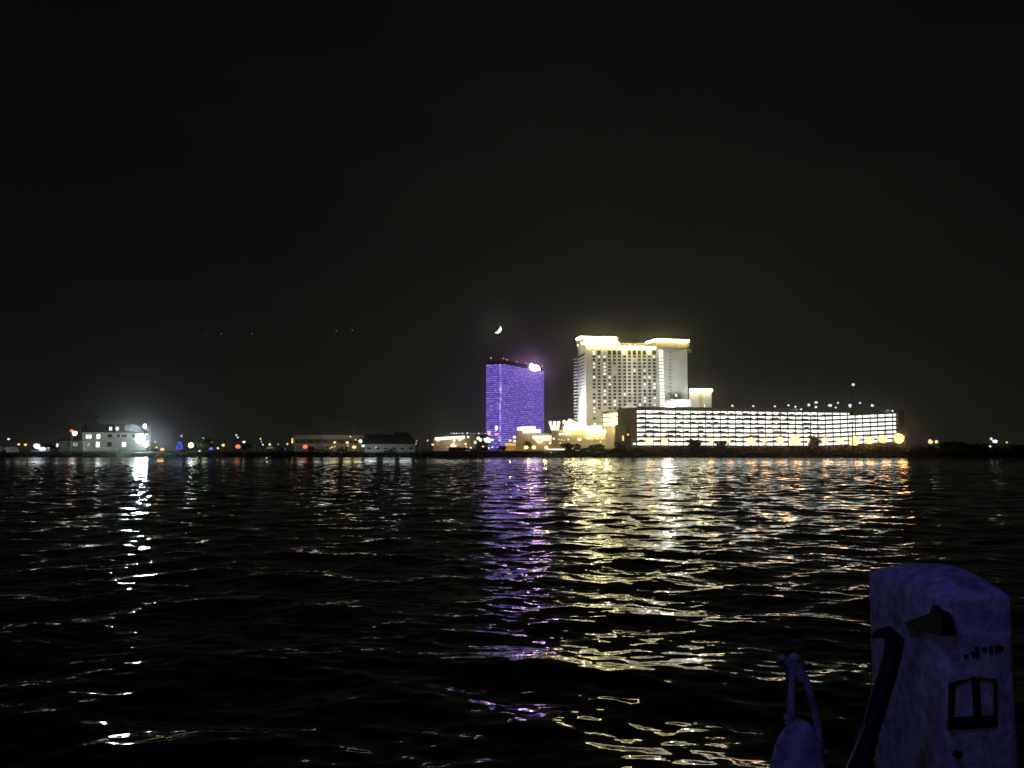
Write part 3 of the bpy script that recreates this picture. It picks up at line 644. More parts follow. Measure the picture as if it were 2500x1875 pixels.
# ------------------------------------------------------------------ station house on the bank
def station():
    Y = 430; g = GZ(430)
    f = Frame(at(200, 1080, 428), at(358, 1080, 440)); gy = Frame(at(160, 1080, 448), at(200, 1080, 428))
    root = empty('station_house', (*f.P(f.L / 2, 4), g), 'long white two-storey station house with dark dormered roof and cupola beside a dazzling floodlight', 'station house')
    ze = f.z(260, 1056); zr = f.z(260, 1034); dep = 10.5
    A, B, C, Dd = f.P(0, 0), f.P(f.L, 0), f.P(f.L, dep), f.P(0, dep)
    m = MB(); m.prism([A, B, C, Dd], g, ze); 
    r0, r1 = f.P(.3, dep / 2), f.P(f.L, dep / 2)
    m.add([(*A, ze), (*Dd, ze), (*r0, zr - .3)], [(0, 1, 2)]); m.build('wall', D['white'], root)
    m = MB(); o = .8
    e0, e1, e2, e3 = f.P(-.9, -o), f.P(f.L + .6, -o), f.P(f.L + .6, dep + o), f.P(-.9, dep + o)
    h0, h1 = f.P(-.9, dep / 2), f.P(f.L - 6, dep / 2)
    t = .25
    m.add([(*e0, ze + .02), (*e1, ze + .02), (*e2, ze + .02), (*e3, ze + .02), (*h0, zr), (*h1, zr), (*e0, ze + .3), (*e1, ze + .3), (*e2, ze + .3), (*e3, ze + .3)],
          [(3, 2, 1, 0), (6, 7, 5, 4), (9, 4, 5, 8), (8, 5, 7), (6, 4, 9), (0, 1, 7, 6), (1, 2, 8, 7), (2, 3, 9, 8), (3, 0, 6, 9)])
    rf = m.build('roof', D['roof'], root)
    m = MB(); a = Vector((*f.P(-1.0, -o), ze + .2)); b = Vector((*h0, zr + .1)); c = Vector((*f.P(-1.0, dep + o), ze + .2))
    m.tube([a, b, c], .22, 6); m.build('rake_trim', D['white'], root)
    # cupola
    u = f.u(225); w_ = 2.6; c0 = [f.P(u - w_, dep / 2 - w_), f.P(u + w_, dep / 2 - w_), f.P(u + w_, dep / 2 + w_), f.P(u - w_, dep / 2 + w_)]
    z1, z2 = f.z(225, 1031), f.z(225, 1015)
    m = MB(); m.prism(c0, zr - 1.5, z1); m.prism([f.P(u - w_ * .75, dep / 2 - w_ * .75), f.P(u + w_ * .75, dep / 2 - w_ * .75), f.P(u + w_ * .75, dep / 2 + w_ * .75), f.P(u - w_ * .75, dep / 2 + w_ * .75)], z1, z2 - .4)
    cu = m.build('cupola', D['metal'], root)
    m = MB(); m.prism([f.P(u - 3, dep / 2 - 3), f.P(u + 3, dep / 2 - 3), f.P(u + 3, dep / 2 + 3), f.P(u - 3, dep / 2 + 3)], z2 - .4, z2); m.build('cupola_roof', D['roof'], root)
    m = MB(); m.tube([(*f.P(u, dep / 2), z2), (*f.P(u, dep / 2), z2 + 4)], .08, 5); m.build('finial', D['metal'], root)
    for px, lit in ((200, 0), (218, 0), (270, 1), (286, 1), (310, 0)):
        ud = f.u(px); zc = f.z(px, 1046.5)
        m = MB(); f.box(m, ud - 1.1, ud + 1.1, .6, 3.6, zc - 1.4, zc + 1.3); a0, a1, a2, a3 = f.P(ud - 1.3, .4), f.P(ud + 1.3, .4), f.P(ud + 1.3, 4), f.P(ud - 1.3, 4); b0, b1 = f.P(ud, .4), f.P(ud, 4.4)
        m.add([(*a0, zc + 1.3), (*a1, zc + 1.3), (*a2, zc + 1.3), (*a3, zc + 1.3), (*b0, zc + 2.1), (*b1, zc + 2.1)], [(0, 1, 4), (1, 2, 5, 4), (2, 3, 5), (3, 0, 4, 5)])
        dm = m.build('dormer', D['roof'], root)
        m = MB(); f.box(m, ud - .6, ud + .6, .5, .58, zc - .8, zc + .8); m.build('window', WIN if lit else D['glass'], root)
    def win(px, py, w, h, mat):
        uu, zz = f.u(px), f.z(px, py); m = MB(); f.box(m, uu - w / 2 - .15, uu + w / 2 + .15, -.06, .1, zz - h / 2 - .15, zz + h / 2 + .15); fr = m.build('window', D['paint'], root)
        m = MB(); f.box(m, uu - w / 2, uu + w / 2, -.10, -.07, zz - h / 2, zz + h / 2); m.build('pane', mat, fr)
    for px, py, w, h, mt in ((213.5, 1066, 1.1, 1.9, WIN), (221, 1066, 1.1, 1.9, WIN), (240.5, 1066, 1.7, 2.2, WIN), (269, 1064, 2.2, 1.7, D['glass']), (304, 1064, 2.4, 1.6, D['glass']),
                             (204.5, 1086, 1.1, 2.1, WIN), (217.5, 1085, .9, 1.8, WINDIM), (240, 1085.5, 1.7, 2.6, WIN), (268.5, 1085, 2.2, 2.4, D['glass']), (304, 1085.5, 1.9, 2.4, WIN), (290, 1064, 1.2, 1.6, D['glass']), (326, 1064, 1.4, 1.6, D['glass'])):
        win(px, py, w, h, mt)
    m = MB(); uu = f.u(203.5); m.hexa([(*f.P(f.u(201), -.8), f.z(201, 1078)), (*f.P(f.u(204), -.8), f.z(204, 1078)), (*f.P(f.u(204), -.4), f.z(204, 1078)), (*f.P(f.u(201), -.4), f.z(201, 1078)),
                                       (*f.P(f.u(203), -.8), f.z(203, 1060)), (*f.P(f.u(207), -.8), f.z(207, 1060)), (*f.P(f.u(207), -.4), f.z(207, 1060)), (*f.P(f.u(203), -.4), f.z(203, 1060))]); m.build('stair_flight', D['paint'], root)
    # lower wing
    fw = Frame(at(145, 1085, 436), at(203, 1085, 427.5)); zw = fw.z(170, 1076)
    m = MB(); fw.box(m, 0, fw.L, 0, 8, g, zw); m.build('wing_wall', D['white'], root)
    m = MB(); fw.box(m, -.3, fw.L, -.3, 8, zw, zw + .3); m.build('wing_roof', D['roof'], root)
    for px, mt in ((168, D['glass']), (182.5, WINDIM), (188.5, WINDIM)):
        uu, zz = fw.u(px), fw.z(px, 1085); m = MB(); fw.box(m, uu - .6, uu + .6, -.08, .05, zz - .9, zz + .9); m.build('window', mt, root)
    # floodlight on the seaward corner, small upper lamp
    p = at(343, 1070, 424)
    def lamp_face(c, r, seed, name='floodlight'):          # domed glass turned to the water, dark reflector housing behind
        q = random.Random(seed); vs, fs = [(c.x, c.y - r * .45, c.z)], []; n_ = 14
        for i in (1, 2, 3):
            t = math.pi / 2 * i / 3
            for k in range(n_):
                a_ = 2 * math.pi * k / n_; j = 1 + q.uniform(-.09, .09); vs.append((c.x + r * j * math.sin(t) * math.cos(a_), c.y - r * .45 * math.cos(t), c.z + r * j * math.sin(t) * math.sin(a_)))
        for k in range(n_): fs.append((0, 1 + k, 1 + (k + 1) % n_))
        for i in range(2):
            for k in range(n_): fs.append((1 + i * n_ + k, 1 + (i + 1) * n_ + k, 1 + (i + 1) * n_ + (k + 1) % n_, 1 + i * n_ + (k + 1) % n_))
        m = MB(); m.add(vs, fs, True); fl_ = m.build(name, FLOOD, root)
        m = MB(); m.tube([c + Vector((0, .03, 0)), c + Vector((0, .5, 0))], [r * 1.1, r * .6], 14); m.build('housing', D['metal'], fl_)
    lamp_face(p, 2.2, 1); lamp_face(p + Vector((2.3, .6, -2.7)), 1.15, 2)
    m = MB(); m.ball(at(353.5, 1040.5, 428), .75, .5, .95, jit=.1); m.build('corner_lamp', FLOOD2, root)
    light('POINT', 'flood_glow', p + Vector((-1, -6, 2)), 650, (.86, 1, 1), root, 1.4)
    light('POINT', 'flood_glow', p + Vector((-16, -9, 1.5)), 260, (.9, 1, .96), root, 1.4)
    light('POINT', 'wing_glow', at(176, 1086, 414), 180, (.9, 1, .92), root, 1.2)
station()

# ------------------------------------------------------------------ two-storey office and dark-roofed boathouse
def office():
    Y = 455; g = GZ(Y)
    f = Frame(at(717, 1080, 452), at(892, 1080, 458))
    root = empty('office_block', (*f.P(f.L / 2, 5), g), 'flat-roofed two-storey pale office block with warm ground floor lights beside the boathouse', 'office')
    zt = f.z(800, 1062); zb = f.z(800, 1072); zc = f.z(800, 1083); zd = f.z(800, 1089)
    m = MB(); f.box(m, 0, f.L, 0, 14, zb, zt); f.box(m, 0, f.L, .6, 14, zc, zb); f.box(m, 0, f.L * .62, 0, 14, zd, zc); f.box(m, f.L * .62, f.L, .6, 14, zd, zc); f.box(m, 0, f.L, 2.0, 14, g, zd); m.build('wall', D['grey'], root)
    m = MB(); f.box(m, .5, f.L - .5, .45, .6, zc + .1, zb - .1); m.build('window_band', D['glass'], root)
    for i in range(9):
        u = .5 + (f.L - 1) * (i + .5) / 9; m = MB(); f.box(m, u - .12, u + .12, .30, .45, zc + .1, zb - .1); m.build('mullion', D['grey'], root)
    for i in range(8):
        u = 1 + (f.L - 2) * i / 7; m = MB(); f.box(m, u - .2, u + .2, .2, .6, g, zd); m.build('column', D['paint'], root)
    for px, w in ((760, 3), (800, 3.2), (840, 3)):
        u = f.u(px); m = MB(); f.box(m, u - w / 2, u + w / 2, 1.9, 2.0, g, g + 2.4); m.build('door', D['glass'], root)
    for px, py, r, mt in ((817, 1080, .75, WARM), (848, 1080.5, .85, WARM), (806, 1094, .45, emit_w), (811, 1092, .5, WARM), (818, 1090, .4, emit_w), (849, 1088, .5, emit_w), (868, 1074, .45, WARM), (855.5, 1066, .4, COOL)):
        m = MB(); m.ball(at(px, py, 451), r, .4, r * .75); m.build('wall_lamp', mt, root)
    m = MB(); p = at(713.5, 1076, 451); m.box(p.x - .35, p.x + .35, p.y - .3, p.y + .3, p.z - 1.3, p.z + 1.3); m.build('wall_lamp', AMBER, root)
    for px, z in ((734, 1046), (793, 1055), (864, 1038)):
        a = at(px, 1062, 460); m = MB(); m.tube([a, (a.x, a.y, ZY(z, 460))], .12, 5); m.build('antenna', D['paint'], root)
    for px, e in ((735, 150), (775, 130), (817, 380), (848, 460), (875, 320)):
        light('POINT', 'office_lamp', at(px, 1084, 446), e, (1, .78, .45) if px > 800 else (.95, .95, .8), root, 2.2)
    light('POINT', 'office_lamp', at(800, 1069, 443), 380, (1, .95, .75), root, 2.5)
office()
def boathouse():
    f = Frame(at(891, 1080, 424), at(1013, 1080, 430)); g = GZ(425)
    root = empty('boathouse', (*f.P(f.L / 2, 5), g), 'long pale boathouse with a big black roof standing near the water', 'boathouse')
    ze = f.z(950, 1084.5); zt = f.z(950, 1058); dep = 13
    m = MB(); f.box(m, 0, f.L, 0, dep, g, ze); m.build('wall', D['white'], root)
    P = f.P; o = .7
    m = MB(); e = [P(-.5, -o), P(f.L + .5, -o), P(f.L + .5, dep + o), P(-.5, dep + o)]; r = [P(.6, 3.2), P(f.L - 1.8, 3.2), P(f.L - 1.8, dep - 3), P(.6, dep - 3)]
    vs = [(*p, ze) for p in e] + [(*p, ze + .3) for p in e] + [(*p, zt - .5) for p in r] + [(*r[0], zt - .2), (*P(f.L * .62, 3.2), zt - .1), (*P(f.L * .66, 3.2), zt + .5), (*P(f.L - 3, 3.2), zt + .3)]
    m.add(vs[:12], [(3, 2, 1, 0), (0, 1, 5, 4), (1, 2, 6, 5), (2, 3, 7, 6), (3, 0, 4, 7), (4, 5, 9, 8), (5, 6, 10, 9), (6, 7, 11, 10), (7, 4, 8, 11), (8, 9, 10, 11)])
    m.build('roof', D['roof'], root)
    m = MB(); f.box(m, f.L * .62, f.L - 3, 3.6, dep - 3.4, zt - .5, zt + .6); m.build('roof_ridge', D['roof'], root)
    for i in range(6):
        u = f.L * (i + .5) / 6; m = MB(); f.box(m, u - 1.4, u + 1.4, -.08, .05, g + .2, ze - 1.1); dr = m.build('door', D['paint'], root)
        m = MB(); f.box(m, u - .9, u + .9, -.14, -.085, ze - 2.6, ze - 1.6); m.build('pane', D['glass'], dr)
    for i in range(7):
        u = f.L * i / 6; m = MB(); f.box(m, max(u - .15, 0), min(u + .15, f.L), -.35, -.1, g, ze); m.build('post', D['paint'], root)
    m = MB(); m.ball(at(918, 1093, 423), .3); m.build('wall_lamp', emit_s, root)
    for px, e in ((905, 300), (950, 200), (990, 220)): light('POINT', 'boathouse_fill', at(px, 1096, 415), e * 2.2, (.88, 1, .98), root, 3.0)  # added fill that brightens the boathouse wall, no fittings at the eaves
boathouse()

# ------------------------------------------------------------------ lamps
COLS = {'cool': (.88, 1, 1), 'warm': (1, .8, .45), 'sodium': (1, .55, .18), 'amber': (1, .6, .2), 'red': (1, .12, .06), 'blue': (.1, .12, 1)}
def lamp(px, py, Y, r, mat, label, cat='street lamp', name='street_lamp', group=None, glow=None, base=None, sq=.85, arm=False, pole=D['metal']):
    p = at(px, py, Y); zb = GZ(Y) if base is None else base; rad = r * mpp(Y) * (.74 if group in (S, globals().get('M_')) else 1)
    root = empty(name, (p.x, p.y, zb), label, cat, group)
    m = MB(); m.tube([(p.x, p.y + rad * .5, zb), (p.x, p.y + rad * .5, p.z - rad * .5)], [.14, .09], 6); m.build('pole', pole, root)
    m = MB(); m.ball(p, rad * rnd.uniform(.75, 1.1), rad * .8, rad * sq * rnd.uniform(.75, 1.05), jit=.16, seed=int(px)); m.build('lamp_head', mat, root)
    if glow: light('POINT', 'lamp_glow', p + Vector((0, -rad - .6, -.2)), glow[0], glow[1], root, 3.4 if glow[0] > 1200 else 1.6)
    return root
S = 'shore lamps beside the station house'
lamp(21, 1072, 470, 4.5, COOL, 'small white lamp high above the pale dome at the dark shore end', group=S)
lamp(46, 1085, 460, 4.5, WARM, 'cream white lamp just above the pale dome, paler than its amber neighbour', group=S)
lamp(62, 1086, 462, 5, AMBER, 'amber lamp next to the cream lamp by the pale dome', group=S)
lamp(379, 1079, 470, 3, COOL, 'tiny white lamp between the station mast and the orange light', group=S)
lamp(396, 1097, 440, 9, AMBER, 'broad low orange lamp on the bank beyond the station house', group=S, sq=.55, glow=(260, COLS['sodium']))
lamp(382, 1092, 446, 6, AMBER, 'smaller orange lamp tucked against the broad orange lamp', group=S, sq=.5)
lamp(140, 1087, 438, 4, COOL, 'pale greenish white lamp post in the dark beside the station wing', group=S, sq=1.5)
sig = lamp(175, 1052, 420, 7.5, REDHOT, 'signal lamp glowing white and red on a pale pole before the station gable', 'signal lamp', 'signal_lamp', glow=(80, (1, .4, .3)), pole=D['paint'])
m = MB(); m.ball(at(182.5, 1058, 420), 1.25, .8, 1.1, jit=.1); m.build('lamp_head', emit('lamp_cream_hot', (1, .85, .75), 3), sig)
M_ = 'small lamps along the middle of the far shore'
for row in (
    (443, 1064, 470, 3.2, COOL, 'white lamp right above the blue-lit tree'),
    (496, 1069, 480, 3, DIM, 'faint white lamp glimmering at the crown of the green-lit tree'),
    (516, 1079, 480, 2.6, emit_w, 'faint yellow lamp beside the green-lit tree'),
    (487, 1101, 430, 3.2, COOL, 'low white lamp at the foot of the green-lit tree'),
    (532, 1094, 470, 4.5, WARM, 'white lamp lower of the pair between the green tree and the red lamp'),
    (545, 1087, 474, 5.2, WARM, 'white lamp higher of the pair between the green tree and the red lamp'),
    (577, 1062.5, 480, 3.4, COOL, 'white lamp top of the two stacked above the big red lamp'),
    (580.5, 1068, 478, 2.8, COOL, 'white lamp below its twin straight above the big red lamp'),
    (595.5, 1079, 470, 5, NEONW, 'round white lamp just beside and above the red lamp'),
    (636, 1071.5, 480, 3.2, WARM, 'white lamp topmost of the three before the pale canopy'),
    (638, 1078, 482, 2.8, DIM, 'dim grey lamp midway down the column of three near the canopy'),
    (642, 1085.5, 478, 3, COOL, 'white lamp lowest of the three near the pale canopy'),
    (658.5, 1085, 475, 4.6, WARM, 'yellow lamp hanging just over the pale canopy'),
    (679, 1084.5, 476, 2.6, DIM, 'dim white lamp between the pale canopy and the office block'),
    (701.5, 1084, 468, 3.8, AMBER, 'yellow lamp at the near corner of the office block'),
    (880, 1077.5, 449, 6.5, NEONW, 'wide white lamp between the office block and the boathouse roof'),
    (886.5, 1088.5, 420, 6, COOL, 'bright greenish white lamp at the boathouse wall end'),
    (865, 1091.5, 447, 7, WARM, 'big cream lamp before the end of the office block'),
    (1014.5, 1083, 470, 3.6, AMBER, 'yellow lamp beyond the far end of the boathouse'),
    (1017.5, 1076, 480, 2.4, emit_w, 'faint amber lamp above the yellow lamp past the boathouse'),
    (1044, 1075.5, 600, 3.6, AMBER, 'amber lamp alone between the white pole and the bright-edged hall'),
    (1056.5, 1085.5, 590, 4.4, WARM, 'cream lamp low before the bright-edged hall'),
    (1069, 1085.5, 592, 2.2, DIM, 'faint lamp next to the cream lamp before the bright-edged hall'),
):
    px, py, Y, r, mt, lb = row
    lamp(px, py, Y, r, mt, lb, group=M_, glow=None)
lamp(581, 1090, 452, 6.2, REDHOT, 'red beacon lamp glowing on the bank below two stacked white lamps', 'beacon', 'beacon_lamp', 'red beacons on the far bank', glow=(60, COLS['red']))
lamp(745, 1090.5, 446, 6.2, REDHOT, 'red beacon lamp glowing before the office block', 'beacon', 'beacon_lamp', 'red beacons on the far bank', glow=(60, COLS['red']))
lamp(515, 1095, 455, 4.4, BLUE, 'small blue light low beside the green-lit tree', 'light', 'blue_light', 'small blue lights on the bank', sq=.6)
lamp(695, 1096, 450, 4.4, emit('lamp_blue_dim', (.10, .08, .8), .35), 'dim blue light low before the office corner', 'light', 'blue_light', 'small blue lights on the bank', sq=.6)
wt = lamp(466, 1087, 440, 7.5, FLOOD2, 'bright white lit sail-shaped lamp beside the blue-lit tree', 'lamp', 'area_lamp', glow=(130, (.9, 1, .95)), sq=.75)
K = 'street lamps before the casino hall'
for row in (
    (1104, 1088, 700, 5.5, WARM, 'double cream lamp under the bright-edged hall roof'),
    (1111, 1088.5, 702, 4, WARM, 'smaller cream lamp beside the double lamp under the hall roof'),
    (1137, 1084, 720, 3.6, WARM, 'warm lamp at the grey block corner beside the hall'),
    (1138, 1094, 640, 5, AMBER, 'low wide amber lamp below the warm lamp by the grey block'),
    (1149, 1093, 640, 2.8, NEONW, 'small pale lamp beside the low wide amber lamp'),
    (1160.5, 1080, 760, 4.8, WARM, 'cream lamp under the grey block near the violet tower'),
    (1168, 1070, 800, 5.5, NEONW, 'white lamp cluster high near the violet tower foot'),
    (1173, 1074, 800, 4.4, NEONW, 'white lamp just under the high cluster near the violet tower'),
    (1179.5, 1090, 660, 3, WARM, 'lone small lamp below the ring of lights at the violet tower'),
    (1184, 1073, 830, 3.8, NEONW, 'white lamp on the upper edge of the ring of lights'),
    (1190, 1070.5, 830, 3.6, NEONW, 'white lamp at the top of the ring of lights'),
    (1196, 1073, 830, 3.6, NEONW, 'white lamp on the far upper edge of the ring of lights'),
    (1187, 1077, 828, 4, NEONW, 'white lamp on the lower edge of the ring of lights'),
    (1194, 1078, 826, 4, NEONW, 'white lamp at the bottom of the ring of lights'),
    (1202, 1074, 826, 4, NEONW, 'white lamp sticking out beside the ring of lights'),
    (1193, 1094, 620, 3.4, COOL, 'white lamp low on the road under the ring of lights'),
    (1202, 1092, 622, 2.8, COOL, 'small white lamp beside the low road lamp under the ring'),
    (1219.5, 1067.5, 840, 2.6, WARM, 'slim lamp at the violet tower base, upper of two'),
    (1219.5, 1075, 836, 2.8, WARM, 'slim lamp at the violet tower base, lower of two'),
    (1245.5, 1075.5, 740, 3.4, WARM, 'cream lamp above the yellow awning'),
    (1256, 1067.5, 736, 3.8, NEONW, 'white lamp at the top of the bright column by the awning'),
    (1256.5, 1077, 735, 3.8, NEONW, 'white lamp halfway down the bright column by the awning'),
    (1284.5, 1092.5, 640, 5.2, SODIUM, 'round amber lamp before the entrance hall beside the dark tree'),
    (1303.5, 1092.5, 642, 5, SODIUM, 'round amber lamp between its two neighbours below the entrance canopy'),
    (1333.5, 1092.5, 640, 5.4, SODIUM, 'round amber lamp under the casino canopy far end'),
    (1341.5, 1082, 690, 3, WARM, 'small cream lamp above the amber lamp at the canopy end'),
    (1368.5, 1082, 690, 3, WARM, 'small cream lamp above the dark bushes before the casino'),
    (1345, 1105.5, 415, 2.6, COOL, 'small white lamp down on the bank before the casino'),
    (1416, 1073, 720, 4, NEONW, 'round cream lamp between the dark bushes and the casino windows'),
    (1404.5, 1090, 640, 4, WARM, 'slanted yellow lamp shining through the dark bushes'),
    (1436, 1072, 725, 2.6, WARM, 'small yellow lamp low before the casino windows'),
    (1466, 1078, 700, 2.8, AMBER, 'small amber lamp at the hedge before the casino windows'),
):
    px, py, Y, r, mt, lb = row
    lamp(px, py, Y, r, mt, lb, group=K, glow=((700, (1, .7, .35)) if r > 4.9 and Y < 760 else None))
# sodium lamps along the foot of the garage
Q = 'sodium lamps along the foot of the garage'
sod = ((1586, 1079, 9, 'sodium lamp first beyond the garage stair tower'), (1622, 1077, 9, 'sodium lamp second along from the garage stair tower'),
       (1737, 1075, 7, 'sodium lamp half hidden by the round dark bush at the garage'), (1779, 1075, 5, 'small sodium lamp between two bushes at the garage foot'),
       (1833, 1077, 11, 'large sodium lamp above a paler spot of the shore brush'), (1866, 1075, 7, 'sodium lamp smaller than both its neighbours midway along the garage'),
       (1905, 1074, 10, 'sodium lamp with a close bright twin under the garage middle'), (1940, 1076, 13, 'biggest sodium glare under the garage middle'),
       (1976, 1077, 5.5, 'small sodium lamp beside the dark tree at the garage'), (2015, 1075, 9, 'sodium lamp just past the dark tree at the garage'),
       (2051, 1076, 9.5, 'sodium lamp short of the tall dark mast'), (2086, 1076, 12, 'sodium glare right behind the tall dark mast'),
       (2122, 1075, 10, 'sodium lamp first past the tall dark mast'), (2155, 1072, 12, 'sodium glare second from the garage end wall'), (2194, 1070, 14, 'sodium glare under the garage end wall'))
for px, py, r, lb in sod:
    lamp(px, py, 610, r * 1.05, SODIUM, lb, group=Q, glow=(r * 380, (1, .48, .16)))
lamp(2077, 1085.5, 560, 3, WARM, 'small cream lamp under the glare behind the mast', group=Q)
# lamp posts on the garage roof
T = 'lamp posts on the garage roof'
zr_ = 33.9
for px, py, r, Y, lb in ((1667, 1003, 2.2, 665, 'small lamp at the parapet next to the roof floodlight'), (1691.5, 1004, 2.6, 668, 'lamp at the parapet below the annex of the hotel'), (1788, 990.5, 2.6, 675, 'roof lamp first past the neon annex on the garage'), (1839, 991.5, 2.4, 678, 'roof lamp second past the neon annex on the garage'),
                     (1892, 992, 2.8, 684, 'roof lamp third past the neon annex on the garage'), (1925, 989.5, 3, 690, 'roof lamp with a lower twin near the bright parapet wash'), (1942, 993, 3, 688, 'lower twin roof lamp right above the bright parapet wash'),
                     (1975, 988.5, 3.8, 686, 'large roof lamp just past the middle parapet wash'), (1992.5, 982.5, 3.4, 705, 'high roof lamp with another straight below it'), (1992, 994, 2.8, 690, 'low roof lamp straight below the high one'),
                     (2026.5, 990, 4.4, 690, 'big roof lamp halfway between the stacked pair and the mast'), (2046, 983.5, 2.8, 708, 'small high roof lamp above a smaller low one'), (2040.5, 995, 2.6, 692, 'smallest low roof lamp under the small high one'),
                     (2076, 990.5, 4.6, 693, 'biggest roof lamp on the garage close beside the mast'), (2099.5, 984, 2.4, 710, 'faint high roof lamp first beyond the mast'), (2130, 990, 3.4, 698, 'last roof lamp before the garage end wall'),
                     (1756, 998, 1.6, 676, 'faint tiny lamp on the garage roof beyond the neon annex'), (1775, 998, 1.6, 676, 'second faint tiny lamp on the garage roof beside its twin')):
    lamp(px, py, Y, r, COOL, lb, 'roof lamp', 'roof_lamp', T, base=zr_)
# the big white roof floodlight
fl = empty('roof_floodlight', at(1633, 1000, 662), 'dazzling white floodlight on the garage roof corner below the hotel wing', 'floodlight')
m = MB(); p = at(1634, 992, 660); m.ball(p + Vector((0, 0, .2)), 4.2, 1.5, 3.4, jit=.08); m.ball(p + Vector((-2.6, 0, -3.0)), 3.4, 1.2, 2.4, jit=.1, seed=3); m.build('lamp_head', FLOOD2, fl)
m = MB(); m.ball(at(1656, 1001, 660), 2.6, 1, 1.8, jit=.1, seed=5); m.build('lamp_head', FLOOD2, fl)
m = MB(); m.tube([(p.x, p.y + 1.4, 33.5), (p.x, p.y + 1.4, p.z)], .2, 6); m.build('pole', D['metal'], fl)
light('POINT', 'flood_glow', p + Vector((0, 8, 6)), 2.2e4, (.92, .97, 1), fl, 1.0)
# tall mast before the garage
mp_ = at(2083, 1110, 440)
mst = empty('tall_mast', (mp_.x, 440, GZ(440)), 'tall dark mast with a white light at its top standing before the garage', 'mast')
m = MB(); m.tube([(mp_.x, 440, GZ(440)), (mp_.x, 440, ZY(942, 440))], [.32, .12], 8); m.build('pole', D['metal'], mst)
m = MB(); z = ZY(1031, 440); m.box(mp_.x - 1.6, mp_.x + .5, 439.8, 440.2, z - .2, z + .2); m.build('crosstree', D['metal'], mst)
m = MB(); m.ball(at(2083, 939, 440), .75, .6, .6, jit=.1); m.build('lamp_head', COOL, mst)
# far lights at the open end of the shore
E_ = 'far lights beyond the garage'
for row in ((2272, 1079, 700, 5.5, WARM, 'cream lamp lower of the close pair past the garage end'), (2286, 1078.5, 702, 4.5, WARM, 'cream lamp flatter of the close pair past the garage end'), (2270, 1075, 702, 3, WARM, 'little cream lamp on top of the close pair past the garage end'),
            (2429, 1077.5, 640, 5.2, NEONW, 'biggest white lamp of the remote cluster at the shore end'), (2420, 1071.5, 642, 3.4, COOL, 'white lamp topping the remote cluster at the shore end'), (2417, 1090, 560, 3, COOL, 'low white lamp under the remote cluster at the shore end'), (2458, 1080, 640, 2.8, AMBER, 'tiny amber lamp beyond the remote white cluster')):
    px, py, Y, r, mt, lb = row
    lamp(px, py, Y, r, mt, lb, group=E_, glow=((220, (1, .75, .45)) if r > 5 else None))
lamp(2128, 1114.5, 404, 1.4, DIM, 'faint speck of a lamp at the waterline under the garage end', 'lamp', 'shore_lamp')

# ------------------------------------------------------------------ masts, tents, boats, small things on the bank
def pole_thing(name, px, pyt, Y, r, mat, label, cat, arms=()):
    p = at(px, 1100, Y); g = GZ(Y); zt = ZY(pyt, Y)
    root = empty(name, (p.x, Y, g), label, cat)
    m = MB(); m.tube([(p.x, Y, g), (p.x, Y, zt)], [r, r * .5], 6); m.build('pole', mat, root)
    for py, wd in arms:
        z = ZY(py, Y); m = MB(); m.box(p.x - wd, p.x + wd, Y - .06, Y + .06, z - .06, z + .06); m.build('crossarm', mat, root)
    return root
rm = pole_thing('radio_mast', 366, 1024, 436, .22, D['paint'], 'pale radio mast standing at the floodlit end of the station house', 'mast', ((1058, 1.4), (1075, 1.0)))
m = MB()
for i in range(9):
    z0 = GZ(436) + i * 1.6; x = rm.location.x; m.tube([(x - .7 + i * .05, 436, z0), (x + .7 - i * .05, 436, z0 + 1.6)], .05, 4); m.tube([(x + .7 - i * .05, 436, z0), (x - .7 + i * .05, 436, z0 + 1.6)], .05, 4)
m.build('lattice', D['paint'], rm)
pole_thing('flag_pole', 292, 1092, 412, .2, D['metal'], 'short dark post on the lawn before the station house', 'post')
pole_thing('white_pole', 1026, 1081, 415, .3, D['paint'], 'pale post just past the far end of the boathouse', 'post')
pole_thing('bare_pole', 670, 1044, 470, .12, D['paint'], 'thin bare mast before the office corner', 'mast')
pole_thing('bare_pole', 702, 1048, 470, .12, D['paint'], 'thin bare mast close to the office roof', 'mast')
pole_thing('white_pole', 622, 1084, 440, .4, D['white'], 'stout white post between the red beacon and the pale canopy', 'post')

def dome(px, pyt, w, Y, label):
    p = at(px, 1105, Y); g = GZ(Y); h = ZY(pyt, Y) - g; hw = w * mpp(Y) / 2
    root = empty('dome_tent', (p.x, Y, g), label, 'tent'); m = MB(); vs, fs = [], []
    for i in range(6):
        t = i / 5 * math.pi / 2
        for k in range(16):
            a = 2 * math.pi * k / 16; vs.append((p.x + hw * math.cos(t) ** .7 * math.cos(a) * (1 + .05 * math.sin(3 * a)), Y + hw * math.cos(t) ** .7 * math.sin(a), g + h * math.sin(t)))
    for i in range(5):
        for k in range(16): fs.append((i * 16 + k, i * 16 + (k + 1) % 16, (i + 1) * 16 + (k + 1) % 16, (i + 1) * 16 + k))
    m.add(vs, fs, True); m.build('shell', D['canvas'], root)
    m = MB(); m.box(p.x - hw * .65, p.x - hw * .15, Y - hw * 1.0, Y - hw * .8, g, g + h * .4); m.build('opening', D['glass'], root)
    light('POINT', 'dome_lamp', (p.x - 3, Y - 8, g + 4), 260, (.9, 1, .95), root, 1.2)
dome(27, 1090, 34, 425, 'pale rounded dome tent under the amber and cream lamps'); dome(2, 1090, 22, 440, 'dim grey dome tent cut by the picture edge')
